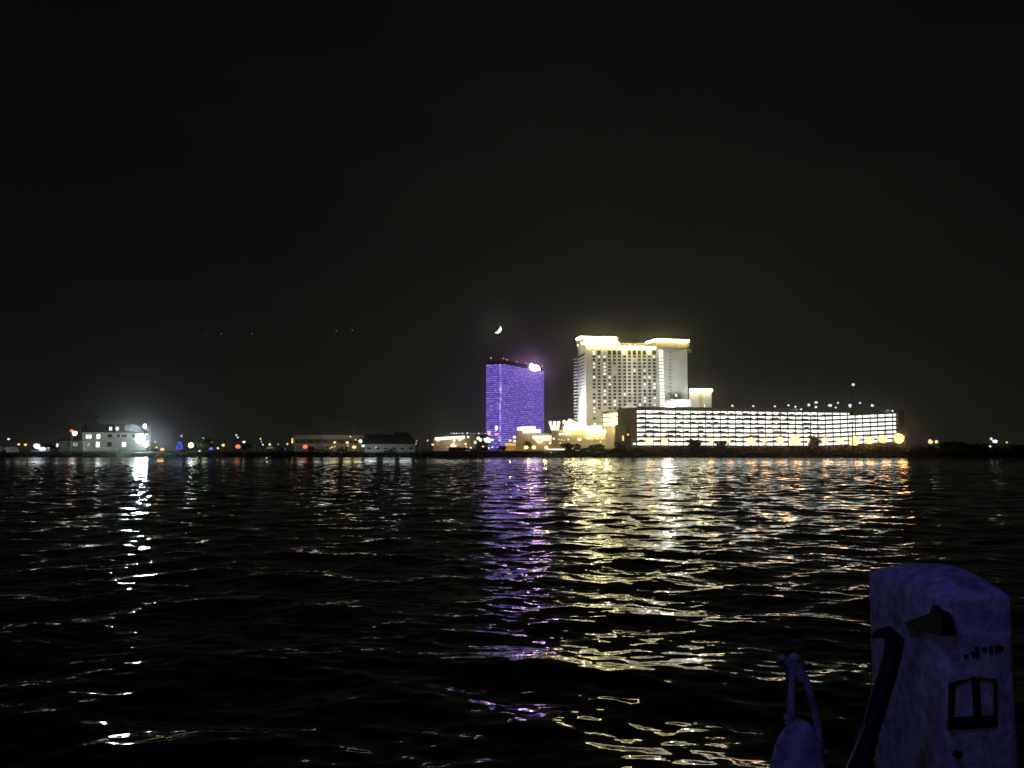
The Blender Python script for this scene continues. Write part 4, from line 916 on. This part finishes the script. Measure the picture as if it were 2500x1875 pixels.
def canopy(px, pyt, w, Y):
    p = at(px, 1100, Y); g = GZ(Y); zt = ZY(pyt, Y); hw = w * mpp(Y) / 2
    root = empty('canopy_tent', (p.x, Y, g), 'pale peaked canopy lit by the yellow lamp over it', 'canopy')
    m = MB(); ze = g + (zt - g) * .55
    m.add([(p.x - hw, Y - hw, ze), (p.x + hw, Y - hw, ze), (p.x + hw, Y + hw, ze), (p.x - hw, Y + hw, ze), (p.x - hw * .3, Y, zt), (p.x + hw * .3, Y, zt), (p.x, Y, zt - .1)], [(0, 1, 5, 4), (1, 2, 5), (2, 3, 4, 5), (3, 0, 4), (3, 2, 1, 0)]); m.build('cover', D['canvas'], root)
    for sx in (-1, 1):
        for sy in (-1, 1): m = MB(); m.tube([(p.x + sx * hw * .95, Y + sy * hw * .95, g), (p.x + sx * hw * .95, Y + sy * hw * .95, ze)], .08, 5); m.build('leg', D['paint'], root)
    light('POINT', 'canopy_lamp', (p.x - .4, Y - 4.2, zt + .2), 90, (1, .95, .75), root, .2)
canopy(660, 1089, 21, 436)

def boat(px, Y, ln, label, lit=None, cab=1.0):
    p = at(px, 1105, Y); g = GZ(Y) if Y > 401 else -.2
    root = empty('motorboat', (p.x, Y, g), label, 'boat', 'boats along the bank')
    h = ln / 2; m = MB(); secs = [(-h, .9, 0), (-h * .3, 1.05, 0), (h * .4, .95, .15), (h * .85, .45, .45), (h, .03, .6)]
    vs, fs = [], []
    for x, b, s in secs: vs += [(p.x + x, Y - b * .6, g + .25 + s * .4), (p.x + x, Y - b, g + 1.1 + s * .6), (p.x + x, Y + b, g + 1.1 + s * .6), (p.x + x, Y + b * .6, g + .25 + s * .4)]
    for i in range(len(secs) - 1):
        for k in range(4): fs.append((i * 4 + k, i * 4 + (k + 1) % 4, i * 4 + 4 + (k + 1) % 4, i * 4 + 4 + k))
    fs += [(0, 1, 2, 3), (16, 17, 18, 19)]
    m.add(vs, fs); m.build('hull', D['canvas'], root)
    m = MB(); m.prism([(p.x - h * .35, Y - .7), (p.x + h * .3, Y - .7), (p.x + h * .3, Y + .7), (p.x - h * .35, Y + .7)], [g + 1.1] * 4, g + 1.1 + 1.5 * cab); m.build('cabin', D['paint'], root)
    m = MB(); m.box(p.x - h * .3, p.x + h * .25, Y - .74, Y - .71, g + 1.5, g + 1.5 + .6 * cab); m.build('window', D['glass'], root)
    if lit:
        for q in lit:
            m = MB(); m.ball(at(q[0], q[1], Y - 1.3), q[2] * mpp(Y), .5, q[3] * mpp(Y), jit=.12, seed=int(q[0])); m.build('deck_light', q[4], root)
        light('POINT', 'boat_glow', (p.x, Y - 5, g + 3.5), 380, (.85, .95, 1), root, 3.0)
boat(100, 424, 9, 'white motorboat with dazzling blue-white deck lights beside the station wing', [(90, 1089, 8, 6, emit('lamp_blue_white', (.75, .82, 1), 2)), (103, 1096, 10, 4.5, COOL), (118, 1094, 4, 2, DIM)])
boat(556, 420, 4.5, 'grey boat hauled out below the pair of white lamps', cab=.7)
boat(607, 418, 4, 'small pale boat on the bank just past the red beacon', cab=.8)
boat(632, 416, 4.6, 'pale boat on the bank before the stout white post', cab=.9)
boat(690, 416, 4.6, 'dim pale boat on the bank before the dim blue light', cab=.9)
boat(470, 416, 6.0, 'long dim boat under the sail-shaped white lamp', cab=.6)
boat(955, 414, 7, 'low white boat drawn up before the boathouse doors', cab=.5)
def car(px, Y, label, yaw=0, s=1.0):
    p = at(px, 1105, Y); g = GZ(Y); root = empty('parked_car', (p.x, Y, g), label, 'car', 'cars parked along the bank')
    m = MB(); m.box(p.x - 2.1, p.x + 2.1, Y - .9, Y + .9, g + .35, g + .95); a = p.x
    m.add([(a - 1.5, Y - .85, g + .95), (a + 1.3, Y - .85, g + .95), (a + 1.3, Y + .85, g + .95), (a - 1.5, Y + .85, g + .95), (a - 1.0, Y - .7, g + 1.5), (a + .6, Y - .7, g + 1.5), (a + .6, Y + .7, g + 1.5), (a - 1.0, Y + .7, g + 1.5)], [(4, 5, 6, 7), (0, 1, 5, 4), (1, 2, 6, 5), (2, 3, 7, 6), (3, 0, 4, 7)]); m.build('body', D['paint'] if s > 1 else D['car'], root)
    for sx in (-1.3, 1.3):
        for sy in (-.9, .75): m = MB(); m.tube([(a + sx, Y + sy, g + .35), (a + sx, Y + sy + .15, g + .35)], .34, 10); m.build('wheel', D['metal'], root)
car(770, 440, 'dark car parked before the office past the red beacon'); car(792, 441, 'pale car parked before the office columns', s=1.1); car(832, 440, 'dark car parked between the two warm office lamps')
car(1320, 600, 'pale car on the road below the casino canopy', s=1.1); car(1297, 540, 'bluish pale car under the round amber lamps', s=1.1)

# yellow awning kiosk
p = at(1246, 1100, 700); g = GZ(700)
kz = empty('awning_kiosk', (p.x, 700, g), 'bright yellow awning over an orange-lit kiosk before the casino hall', 'kiosk')
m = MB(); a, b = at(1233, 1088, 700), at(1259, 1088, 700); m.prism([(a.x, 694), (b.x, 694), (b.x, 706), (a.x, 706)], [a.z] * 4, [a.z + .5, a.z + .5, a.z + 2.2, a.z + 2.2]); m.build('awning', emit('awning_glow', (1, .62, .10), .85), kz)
m = MB(); m.box(a.x - 2, b.x + 1, 701, 710, g, a.z - .2); m.build('wall', D['stone'], kz)
light('POINT', 'kiosk_lamp', (p.x, 695, a.z - 1.0), 3000, (1, .45, .12), kz, .4)
light('POINT', 'kiosk_lamp', (p.x - 8, 694, a.z - .5), 1600, (1, .45, .14), kz, .4)
# sign board with glow on the road
p = at(1358, 1097, 560); sb = empty('road_sign', (p.x, 560, GZ(560)), 'long low white glowing sign board lying before the dark bushes', 'sign')
m = MB(); m.box(p.x - 5.5, p.x + 5.5, 559.7, 560, p.z - .35, p.z + .35); m.build('panel', emit('sign_panel', (.9, 1, .85), 1.6), sb)
m = MB(); m.box(p.x - 5, p.x - 4.8, 559.9, 560.1, GZ(560), p.z - .36); m.build('leg', D['metal'], sb); m = MB(); m.box(p.x + 4.8, p.x + 5, 559.9, 560.1, GZ(560), p.z - .36); m.build('leg', D['metal'], sb)

# ------------------------------------------------------------------ trees and brush
def leaf_cloud(m, lobes, n, s, seed):
    q = random.Random(seed)
    for _ in range(n):
        c, rx, ry, rz = q.choice(lobes)
        while True:
            v = Vector((q.uniform(-1, 1), q.uniform(-1, 1), q.uniform(-1, 1)))
            if .25 < v.length < 1: break
        p = Vector(c) + Vector((v.x * rx, v.y * ry, v.z * rz)); a = Vector((q.gauss(0, 1), q.gauss(0, 1), q.gauss(0, 1))).normalized(); b = a.orthogonal().normalized(); c2 = a.cross(b); ss = s * q.uniform(.6, 1.3)
        m.add([p + b * ss, p + c2 * ss * .6, p - b * ss, p - c2 * ss * .6], [(0, 1, 2, 3)])
def tree(px, pyt, w, Y, label, mat=None, seed=1, dense=420, grp=None, name='tree'):
    p = at(px, 1105, Y); g = GZ(Y); h = max(ZY(pyt, Y) - g, 2.5); hw = w * mpp(Y) / 2; q = random.Random(seed)
    root = empty(name, (p.x, Y, g), label, 'tree', grp)
    m = MB(); m.tube([(p.x, Y, g - .2), (p.x + .1, Y, g + h * .35), (p.x - .1, Y, g + h * .7)], [h * .035, h * .025, h * .01], 7)
    for k in range(5):
        a = q.uniform(0, 6.28); m.tube([(p.x, Y, g + h * q.uniform(.25, .45)), (p.x + hw * .6 * math.cos(a), Y + hw * .6 * math.sin(a), g + h * q.uniform(.55, .8))], [h * .014, h * .004], 5)
    m.build('trunk', D['bark'], root)
    lob = [((p.x + q.uniform(-.5, .5) * hw, Y + q.uniform(-.5, .5) * hw, g + h * q.uniform(.22, .76)), hw * q.uniform(.32, .55), hw * q.uniform(.32, .5), h * q.uniform(.18, .26)) for _ in range(9)] + [((p.x, Y, g + h * .45), hw * .7, hw * .65, h * .42)]
    m = MB(); leaf_cloud(m, lob, dense, max(hw, h * .4) * .13, seed); m.build('crown', mat or D['leaf'], root)
    return root
TG = 'dark trees along the shore'
tree(1287, 1073, 24, 660, 'round dark tree standing out against the bright casino entrance', seed=2, grp=TG)
gt = tree(497, 1070, 46, 445, 'bushy tree lit green by the white lamp beside it', seed=3, dense=700, grp='lit trees on the far bank'); light('POINT', 'tree_glow', at(477, 1083, 438), 420, (.75, 1, .6), gt, 1.6); light('POINT', 'tree_glow', at(500, 1090, 434), 160, (.75, 1, .6), gt, 1.6)
tree(150, 1066, 60, 455, 'dim leafy tree behind the station wing', seed=4, dense=600, grp=TG)
tree(115, 1073, 40, 470, 'dark tree behind the brightly lit motorboat', seed=5, grp=TG)
tree(600, 1076, 40, 500, 'dark tree behind the red beacon', seed=6, grp=TG); tree(1990, 1056, 36, 560, 'round dark tree hiding the lowest garage floors', seed=7, dense=600, grp=TG)
tree(1692, 1070, 44, 470, 'broad dark bush rising before the lit garage bays', seed=8, dense=600, grp=TG); tree(1757, 1073, 40, 480, 'dark rounded tree midway before the lit garage', seed=9, dense=600, grp=TG)
tree(1602, 1082, 14, 500, 'small dark bush between the first two sodium lamps', seed=10, grp=TG); tree(1515, 1077, 34, 520, 'dark pointed tree before the brown stair block', seed=11, grp=TG)
tree(1395, 1082, 60, 500, 'wide dark tree before the casino lamps', seed=12, dense=600, grp=TG); tree(1455, 1082, 56, 470, 'dark tree behind the green-lit bush', seed=13, dense=600, grp=TG)
b_ = tree(1445, 1092, 66, 425, 'green-lit bush on the bank below the casino', seed=14, dense=700, grp='lit trees on the far bank', name='bush'); light('POINT', 'bush_glow', at(1440, 1082, 418), 420, (.7, 1, .5), b_, 1.8)
tree(2330, 1078, 70, 470, 'dark rounded tree just past the cream lamps', seed=15, dense=700, grp=TG); tree(2375, 1082, 60, 460, 'dark tree between the cream lamps and the remote white cluster', seed=16, dense=600, grp=TG); tree(2490, 1086, 60, 450, 'last dark tree at the far end of the shore', seed=17, dense=600, grp=TG)
tree(1170, 1094, 50, 560, 'low dark tree under the ring of lights', seed=18, grp=TG); tree(1225, 1084, 30, 600, 'dark tree beside the yellow awning', seed=19, grp=TG); tree(1120, 1096, 60, 520, 'low dark tree before the bright-edged hall', seed=20, grp=TG)
# blue-lit conical tree
p = at(438, 1100, 436); g = GZ(436); bt = empty('lit_tree', (p.x, 436, g), 'cone tree wrapped in blue string lights under a white lamp', 'tree')
m = MB(); m.tube([(p.x, 436, g), (p.x, 436, g + 4.6)], [.16, .04], 6); m.build('trunk', D['bark'], bt)
m = MB(); hh = ZY(1077, 436) - g
leaf_cloud(m, [((p.x, 436, g + 1.0 + (hh - 1.0) * i / 8), 1.75 * (1 - i / 9.5), 1.75 * (1 - i / 9.5), .45) for i in range(9)], 260, .28, 4); m.build('crown', D['leaf'], bt)
q = random.Random(6)
m = MB()
for i in range(130):
    t = q.random() ** .8; r = 1.95 * (1 - t * .9); a = q.uniform(0, 6.28); m.ball((p.x + r * math.cos(a), 436 + r * math.sin(a), g + .9 + t * (hh - .9)), .13, n=5, m=3)
m.build('string_lights', BLUE, bt)
# hedge and shore brush
q = random.Random(31)
hd = MB(); 
for i in range(60):
    x = XY(158 + i * 3.4, 418); leaf_cloud(hd, [((x, 418 + q.uniform(-.4, .4), GZ(418) + .55), .6, .5, .6)], 14, .25, i)
tag(hd.build('hedge', D['leaf']), 'low clipped dark hedge along the lawn before the station house', 'hedge')
br = MB(); x0, x1 = XY(1470, 405), XY(2620, 405); n = 520
for i in range(n):
    x = x0 + (x1 - x0) * (i + q.random()) / n; Y = q.uniform(402, 430); t = (x - x0) / (x1 - x0)
    hmax = np.interp(x, [x0, x0 + 8, XY(1640, 405), XY(2240, 405), x1], [1.5, 2.6, 3.0, 3.6, 4.4]) * q.uniform(.6, 1.15)
    leaf_cloud(br, [((x, Y, GZ(Y) + hmax * .45), 1.3, 1.2, hmax * .55)], 26, .42, 1000 + i)
tag(br.build('undergrowth', D['leaf2']), kind='stuff')
gr = MB(); x0, x1 = -330, XY(1490, 402)
for i in range(5200):
    x = q.uniform(x0, x1); Y = 401.4 + q.random() ** 2 * 6; z = GZ(Y) - .1; hgt = q.uniform(.15, .55); dx = q.uniform(-.25, .25)
    gr.add([(x - .12, Y, z), (x + .12, Y, z), (x + dx, Y, z + hgt)], [(0, 1, 2)])
tag(gr.build('grass', D['grass']), kind='stuff')
# fill lights added over the lawn to brighten the bank top, without any fixtures
for px, e in ((60, 260), (150, 240), (250, 420), (330, 700), (430, 200), (560, 120), (640, 120), (1060, 120)):
    light('POINT', 'lawn_fill', at(px, 1082, 413), e * .28, (.88, 1, .86), None, 4.0)

# ------------------------------------------------------------------ moon and stars
def moon():
    Yd = 30000; c = at(1214, 803.5, Yd); r = 10.6 * mpp(Yd)
    m = MB(); vs, fs = [], []; nl, nm = 28, 10
    # lune between the limb and the terminator; axis tilted as in the photo
    for i in range(nl + 1):
        t = math.pi * i / nl
        for k in range(nm + 1):
            ph = R(-4) + R(70) * k / nm                     # 0 = limb plane facing sideways
            vs.append(Vector((r * math.sin(t) * math.cos(ph), -r * math.sin(t) * math.sin(ph), r * math.cos(t))))
    for i in range(nl):
        for k in range(nm): fs.append((i * (nm + 1) + k, (i + 1) * (nm + 1) + k, (i + 1) * (nm + 1) + k + 1, i * (nm + 1) + k + 1))
    rot = Matrix.Rotation(R(36), 3, 'Y')
    o = empty('moon', c, 'thin bright crescent moon hanging above the violet tower', 'moon')
    vs = [rot @ v + c for v in vs]
    m.add(vs, fs, True); m.build('lit_crescent', MOON, o)
moon()
for px, py, lb in ((503, 814, 'faintest star beginning the low row of dots over the dark shore'), (540, 814.5, 'faint star second in the low row of dots over the dark shore'), (615, 815, 'star midway along the low row of dots in the dark sky'), (821, 807.5, 'star dimmer of the close pair short of the moon'), (860, 806, 'star brighter of the close pair short of the moon'), (2091, 820, 'single faint star high over the tall mast')):
    p = at(px, py, 20000); m = MB(); m.ball(p, 1.0 * mpp(20000)); tag(m.build('star', STAR), lb, 'star', 'stars low in the sky')

# ------------------------------------------------------------------ fittings on the viewer's boat
YF = 2.5
PAINT = glossy('weathered_white_gelcoat', (.62, .62, .60), .75, .1, (.20, .13, .06))
RUB = glossy('black_rubber', (.012, .012, .012), .6, .3); ROPE = glossy('pale_rope', (.5, .5, .48), .9, .1, (.3, .3, .28)); VINYL = glossy('fender_vinyl', (.5, .52, .55), .6, .3, (.3, .3, .3))
def housing():
    root = empty('engine_housing', (XY(2300, 2.62, 1700), 2.62, 1.2), 'upright white weathered housing with domed top, rust stains and dark markings at the boat rail', 'boat housing')
    x0 = at(2300, 1500, 2.4).x; x1 = at(2480, 1500, 2.4).x; ya, yb = 2.4, at(2115, 1424, 1).y; yb = x0 / at(2115, 1424, 1).x
    zt = at(2281, 1479, 2.4).z + .022; n = 56; vs, fs = [], []
    secs = [(1.2, 1.0), (1.6, 1.0), (1.9, 1.0), (2.1, 1.0), (2.25, 1.0), (2.38, 1.0), (2.47, 1.004), (2.52, 1.006), (zt - .012, 1.006), (zt, 1.0)] + [(zt + .058 * (1 - q_ ** 2.4), q_) for q_ in (.97, .93, .87, .8, .7, .6, .48, .35, .2, .05)]
    cx, hx, cyy, hy = (x0 + x1) / 2, (x1 - x0) / 2, (ya + yb) / 2, (yb - ya) / 2
    for z, sc in secs:
        sh = .03 * (1 - sc) if z > zt else 0
        for k in range(n):
            t = 2 * math.pi * (k + .5) / n; c, d = math.cos(t), math.sin(t); e = .15 if z <= zt else .15 + .6 * (1 - sc)
            wob = sc * (1 + .003 * math.sin(5 * t + z * 9) + .002 * math.sin(11 * t + z * 30))
            vs.append((cx + sh + hx * math.copysign(abs(c) ** e, c) * wob, cyy - sh + hy * math.copysign(abs(d) ** e, d) * wob, z ))
    for i in range(len(secs) - 1):
        for k in range(n): fs.append((i * n + k, i * n + (k + 1) % n, (i + 1) * n + (k + 1) % n, (i + 1) * n + k))
    fs += [tuple(reversed(range(n))), tuple(range((len(secs) - 1) * n, len(secs) * n))]
    m = MB(); m.add(vs, fs, True); m.build('shell', PAINT, root)
    def plate(pts, y0, y1, name, mat, bev=.0):
        m = MB(); a = [at(px, py, y0) for px, py in pts]; n = len(a)
        m.add([(v.x, y0, v.z) for v in a] + [(v.x, y1, v.z) for v in a], [tuple(range(n)), tuple(reversed(range(n, 2 * n)))] + [(i, n + i, n + (i + 1) % n, (i + 1) % n) for i in range(n)])
        return m.build(name, mat, root)
    S_ = 680 / 2109.0
    def C(pts): return [(1820 + x * S_, 1340 + y * S_) for x, y in pts]
    # dark bracket on the side wall next to the corner
    m = MB(); pts = []
    for px, py in C([(1418, 425), (1488, 520), (1490, 660), (1400, 640), (1352, 612), (1245, 612), (1208, 556), (1400, 492)]):
        d = at(px, py, 1.0) - Vector((0, 0, CAM_H)); kk = (x0 - .012) / d.x; pts.append(Vector((0, 0, CAM_H)) + d * kk)
    nn = len(pts); m.add([(v.x - .003, v.y, v.z) for v in pts] + [(v.x + .03, v.y, v.z) for v in pts], [tuple(reversed(range(nn))), tuple(range(nn, 2 * nn))] + [(i, (i + 1) % nn, nn + (i + 1) % nn, nn + i) for i in range(nn)])
    m.build('bracket', RUB, root)
    # emblem: framed mark of dark bars
    for pts in ([(1545, 1030), (1590, 1010), (1572, 1275), (1540, 1275)], [(1590, 1008), (1700, 985), (1700, 1000), (1590, 1030)], [(1712, 968), (1768, 980), (1785, 1270), (1738, 1275)], [(1768, 975), (1900, 985), (1900, 1000), (1768, 1000)], [(1885, 1000), (1905, 1000), (1905, 1270), (1885, 1270)], [(1538, 1278), (1905, 1262), (1905, 1350), (1540, 1378)]):
        plate(C(pts), 2.3955, 2.402, 'emblem_bar', RUB)
    qx = random.Random(5)
    for i, (x, y, w_, h_) in enumerate(((1655, 800, 34, 34), (1712, 775, 60, 50), (1735, 740, 30, 30), (1790, 745, 40, 44), (1845, 735, 28, 60), (1890, 730, 42, 55), (1930, 735, 26, 40))):
        plate(C([(x, y + 6), (x + w_, y), (x + w_ * .9, y + h_ * .9), (x + 6, y + h_)]), 2.3955, 2.402, 'lettering_mark', RUB)
    m = MB(); p = at(*C([(1612, 1560)])[0], 2.388); m.tube([p, p + Vector((0, .012, 0))], .011, 12); m.build('drain_hole', RUB, root)
    for x, y, r in ((1200, 1180, .022), (1240, 1100, .02), (1225, 1260, .016), (1160, 1040, .018)): pass
housing()
def strut():
    S_ = 680 / 2109.0; C = lambda x, y: (1820 + x * S_, 1340 + y * S_)
    Y = 2.36; pts = [at(*C(x, y), Y) for x, y in ((955, 668), (1010, 640), (1080, 632), (1128, 690), (1112, 800), (1072, 950), (1030, 1080), (985, 1240), (935, 1400), (895, 1540), (840, 1700))]
    k = mpp(Y) * S_
    root = empty('dark_strut', (pts[-1].x, Y, 1.2), 'dark hook-headed strut leaning across the white housing', 'strut')
    pts.append(Vector((pts[-1].x - .12, Y, 1.2)))
    m = MB(); m.tube(pts, [12 * k, 34 * k, 50 * k, 72 * k, 66 * k, 66 * k, 66 * k, 64 * k, 66 * k, 74 * k, 88 * k, 92 * k], 14); m.build('shaft', RUB, root)
    m = MB(); p = at(*C(1172, 712), Y - .05); m.ball(p, 4 * k, n=8, m=6); m.build('rivet', glossy('bare_steel', (.6, .6, .6), .3, .8), root)
    m = MB(); a = [at(*C(x, y), Y - .06) for x, y in ((905, 1330), (860, 1440), (815, 1540), (762, 1665), (735, 1740))]; m.tube(a, [2 * k, 3 * k, 3.5 * k, 5 * k, 5 * k], 6); m.build('edge_glint', glossy('glint_metal', (.6, .6, .6), .3, .8), root)  # bright glint along the strut's edge, modelled as a thin pale tube
strut()
def rope_bundle():
    S_ = 300 / 1580.0; C = lambda x, y: (1850 + x * S_, 1560 + y * S_); Y = 2.9; k = mpp(Y) * S_
    P = lambda x, y, dy=0: at(*C(x, y), Y + dy)
    b = P(520, 1900)
    root = empty('fender_line', (b.x, Y, 1.2), 'pale knotted rope loop with a bulging fender tied below it at the boat rail', 'fender')
    m = MB(); vs_, fs_ = [], []
    prof = [(1020, 500, 40), (1060, 535, 110), (1120, 555, 160), (1200, 545, 200), (1300, 525, 250), (1420, 515, 290), (1560, 515, 320), (1700, 515, 330), (1900, 515, 320), (2150, 515, 200), (2250, 515, 60)]
    n = 26
    for y, x, r in prof:
        c = P(x, y)
        for j in range(n):
            t = 2 * math.pi * j / n; rr = r * k * (1 + .07 * math.sin(3 * t + y * .01) + .05 * math.sin(7 * t - y * .02))
            vs_.append((c.x + rr * math.cos(t), c.y + rr * .8 * math.sin(t), c.z))
    for i in range(len(prof) - 1):
        for j in range(n): fs_.append((i * n + j, i * n + (j + 1) % n, (i + 1) * n + (j + 1) % n, (i + 1) * n + j))
    fs_ += [tuple(range(n)), tuple(reversed(range((len(prof) - 1) * n, len(prof) * n)))]
    m.add(vs_, fs_, True); m.build('fender_body', VINYL, root)
    def strand(pts, r, name='rope'):
        # twisted three-strand rope
        pp = [P(*q_) for q_ in pts]; fine = []
        for i in range(len(pp) - 1):
            for s in range(10): fine.append(pp[i].lerp(pp[i + 1], s / 10))
        fine.append(pp[-1]); m = MB()
        for c_ in range(3):
            tw = []
            for i, v in enumerate(fine):
                a = i * .55 + c_ * 2.094; tw.append(v + Vector((math.cos(a), math.sin(a), .2 * math.sin(a))) * r * k * .5)
            m.tube(tw, r * k * .58, 6)
        return m.build(name, ROPE, root)
    strand([(450, 300), (445, 450), (438, 650), (440, 850), (430, 1010), (400, 1080)], 46)
    strand([(520, 330), (580, 460), (650, 600), (690, 760), (745, 950), (775, 1150), (800, 1400), (815, 1700), (800, 2100)], 52)
    strand([(380, 1050), (440, 1160), (470, 1220), (400, 1300), (290, 1420), (230, 1600), (210, 1900)], 42)
    strand([(470, 380), (560, 520), (600, 500), (500, 420)], 36)
    m = MB(); m.ball(P(305, 250), 58 * k, 50 * k, 52 * k, jit=.08, n=14, m=10, seed=2); m.ball(P(470, 245), 74 * k, 60 * k, 64 * k, jit=.06, n=14, m=10, seed=4); m.ball(P(455, 335), 86 * k, 60 * k, 70 * k, jit=.06, n=14, m=10, seed=5); m.ball(P(385, 290), 62 * k, 44 * k, 44 * k, jit=.08, n=12, m=8, seed=6); m.build('knot', ROPE, root)
    m = MB(); m.ball(P(385, 1010), 56 * k, 50 * k, 50 * k, jit=.06, n=12, m=8, seed=7); m.build('knot', ROPE, root)
    m = MB(); m.tube([(P(560, 1000).x, Y + .10, 1.2), (P(500, 420).x, Y + .08, P(500, 420).z)], .012, 10); m.build('stanchion', glossy('dull_steel', (.10, .10, .11), .5, .5), root)
rope_bundle()
# the deck of the viewer's boat under those fittings, with its violet deck lamp overhead
m = MB(); m.box(-1.6, 3.2, -3.0, 3.15, 1.0, 1.2); tag(m.build('boat_deck', PAINT), kind='structure')
light('POINT', 'violet_deck_light', (.25, 1.5, 4.3), 18.0, (.15, .135, .98), None, .12)
light('POINT', 'violet_deck_light', (.1, 1.2, 2.5), 2.4, (.38, .36, .88), None, .12)  # weaker greyish fill added low down, not a second lamp

# ------------------------------------------------------------------ thin scattering volume added for bloom-like halos round the lamps
m = MB(); m.box(-1500, 1500, -40, 2400, -1.5, 260)
mt, t = new_mat('bloom_haze'); oo = t.nodes.new('ShaderNodeOutputMaterial'); pv = t.nodes.new('ShaderNodeVolumePrincipled')
pv.inputs['Color'].default_value = (.95, .95, .93, 1); pv.inputs['Density'].default_value = 0.00009; pv.inputs['Anisotropy'].default_value = 0.978
t.links.new(pv.outputs[0], oo.inputs[1])
tag(m.build('haze', mt), kind='stuff')
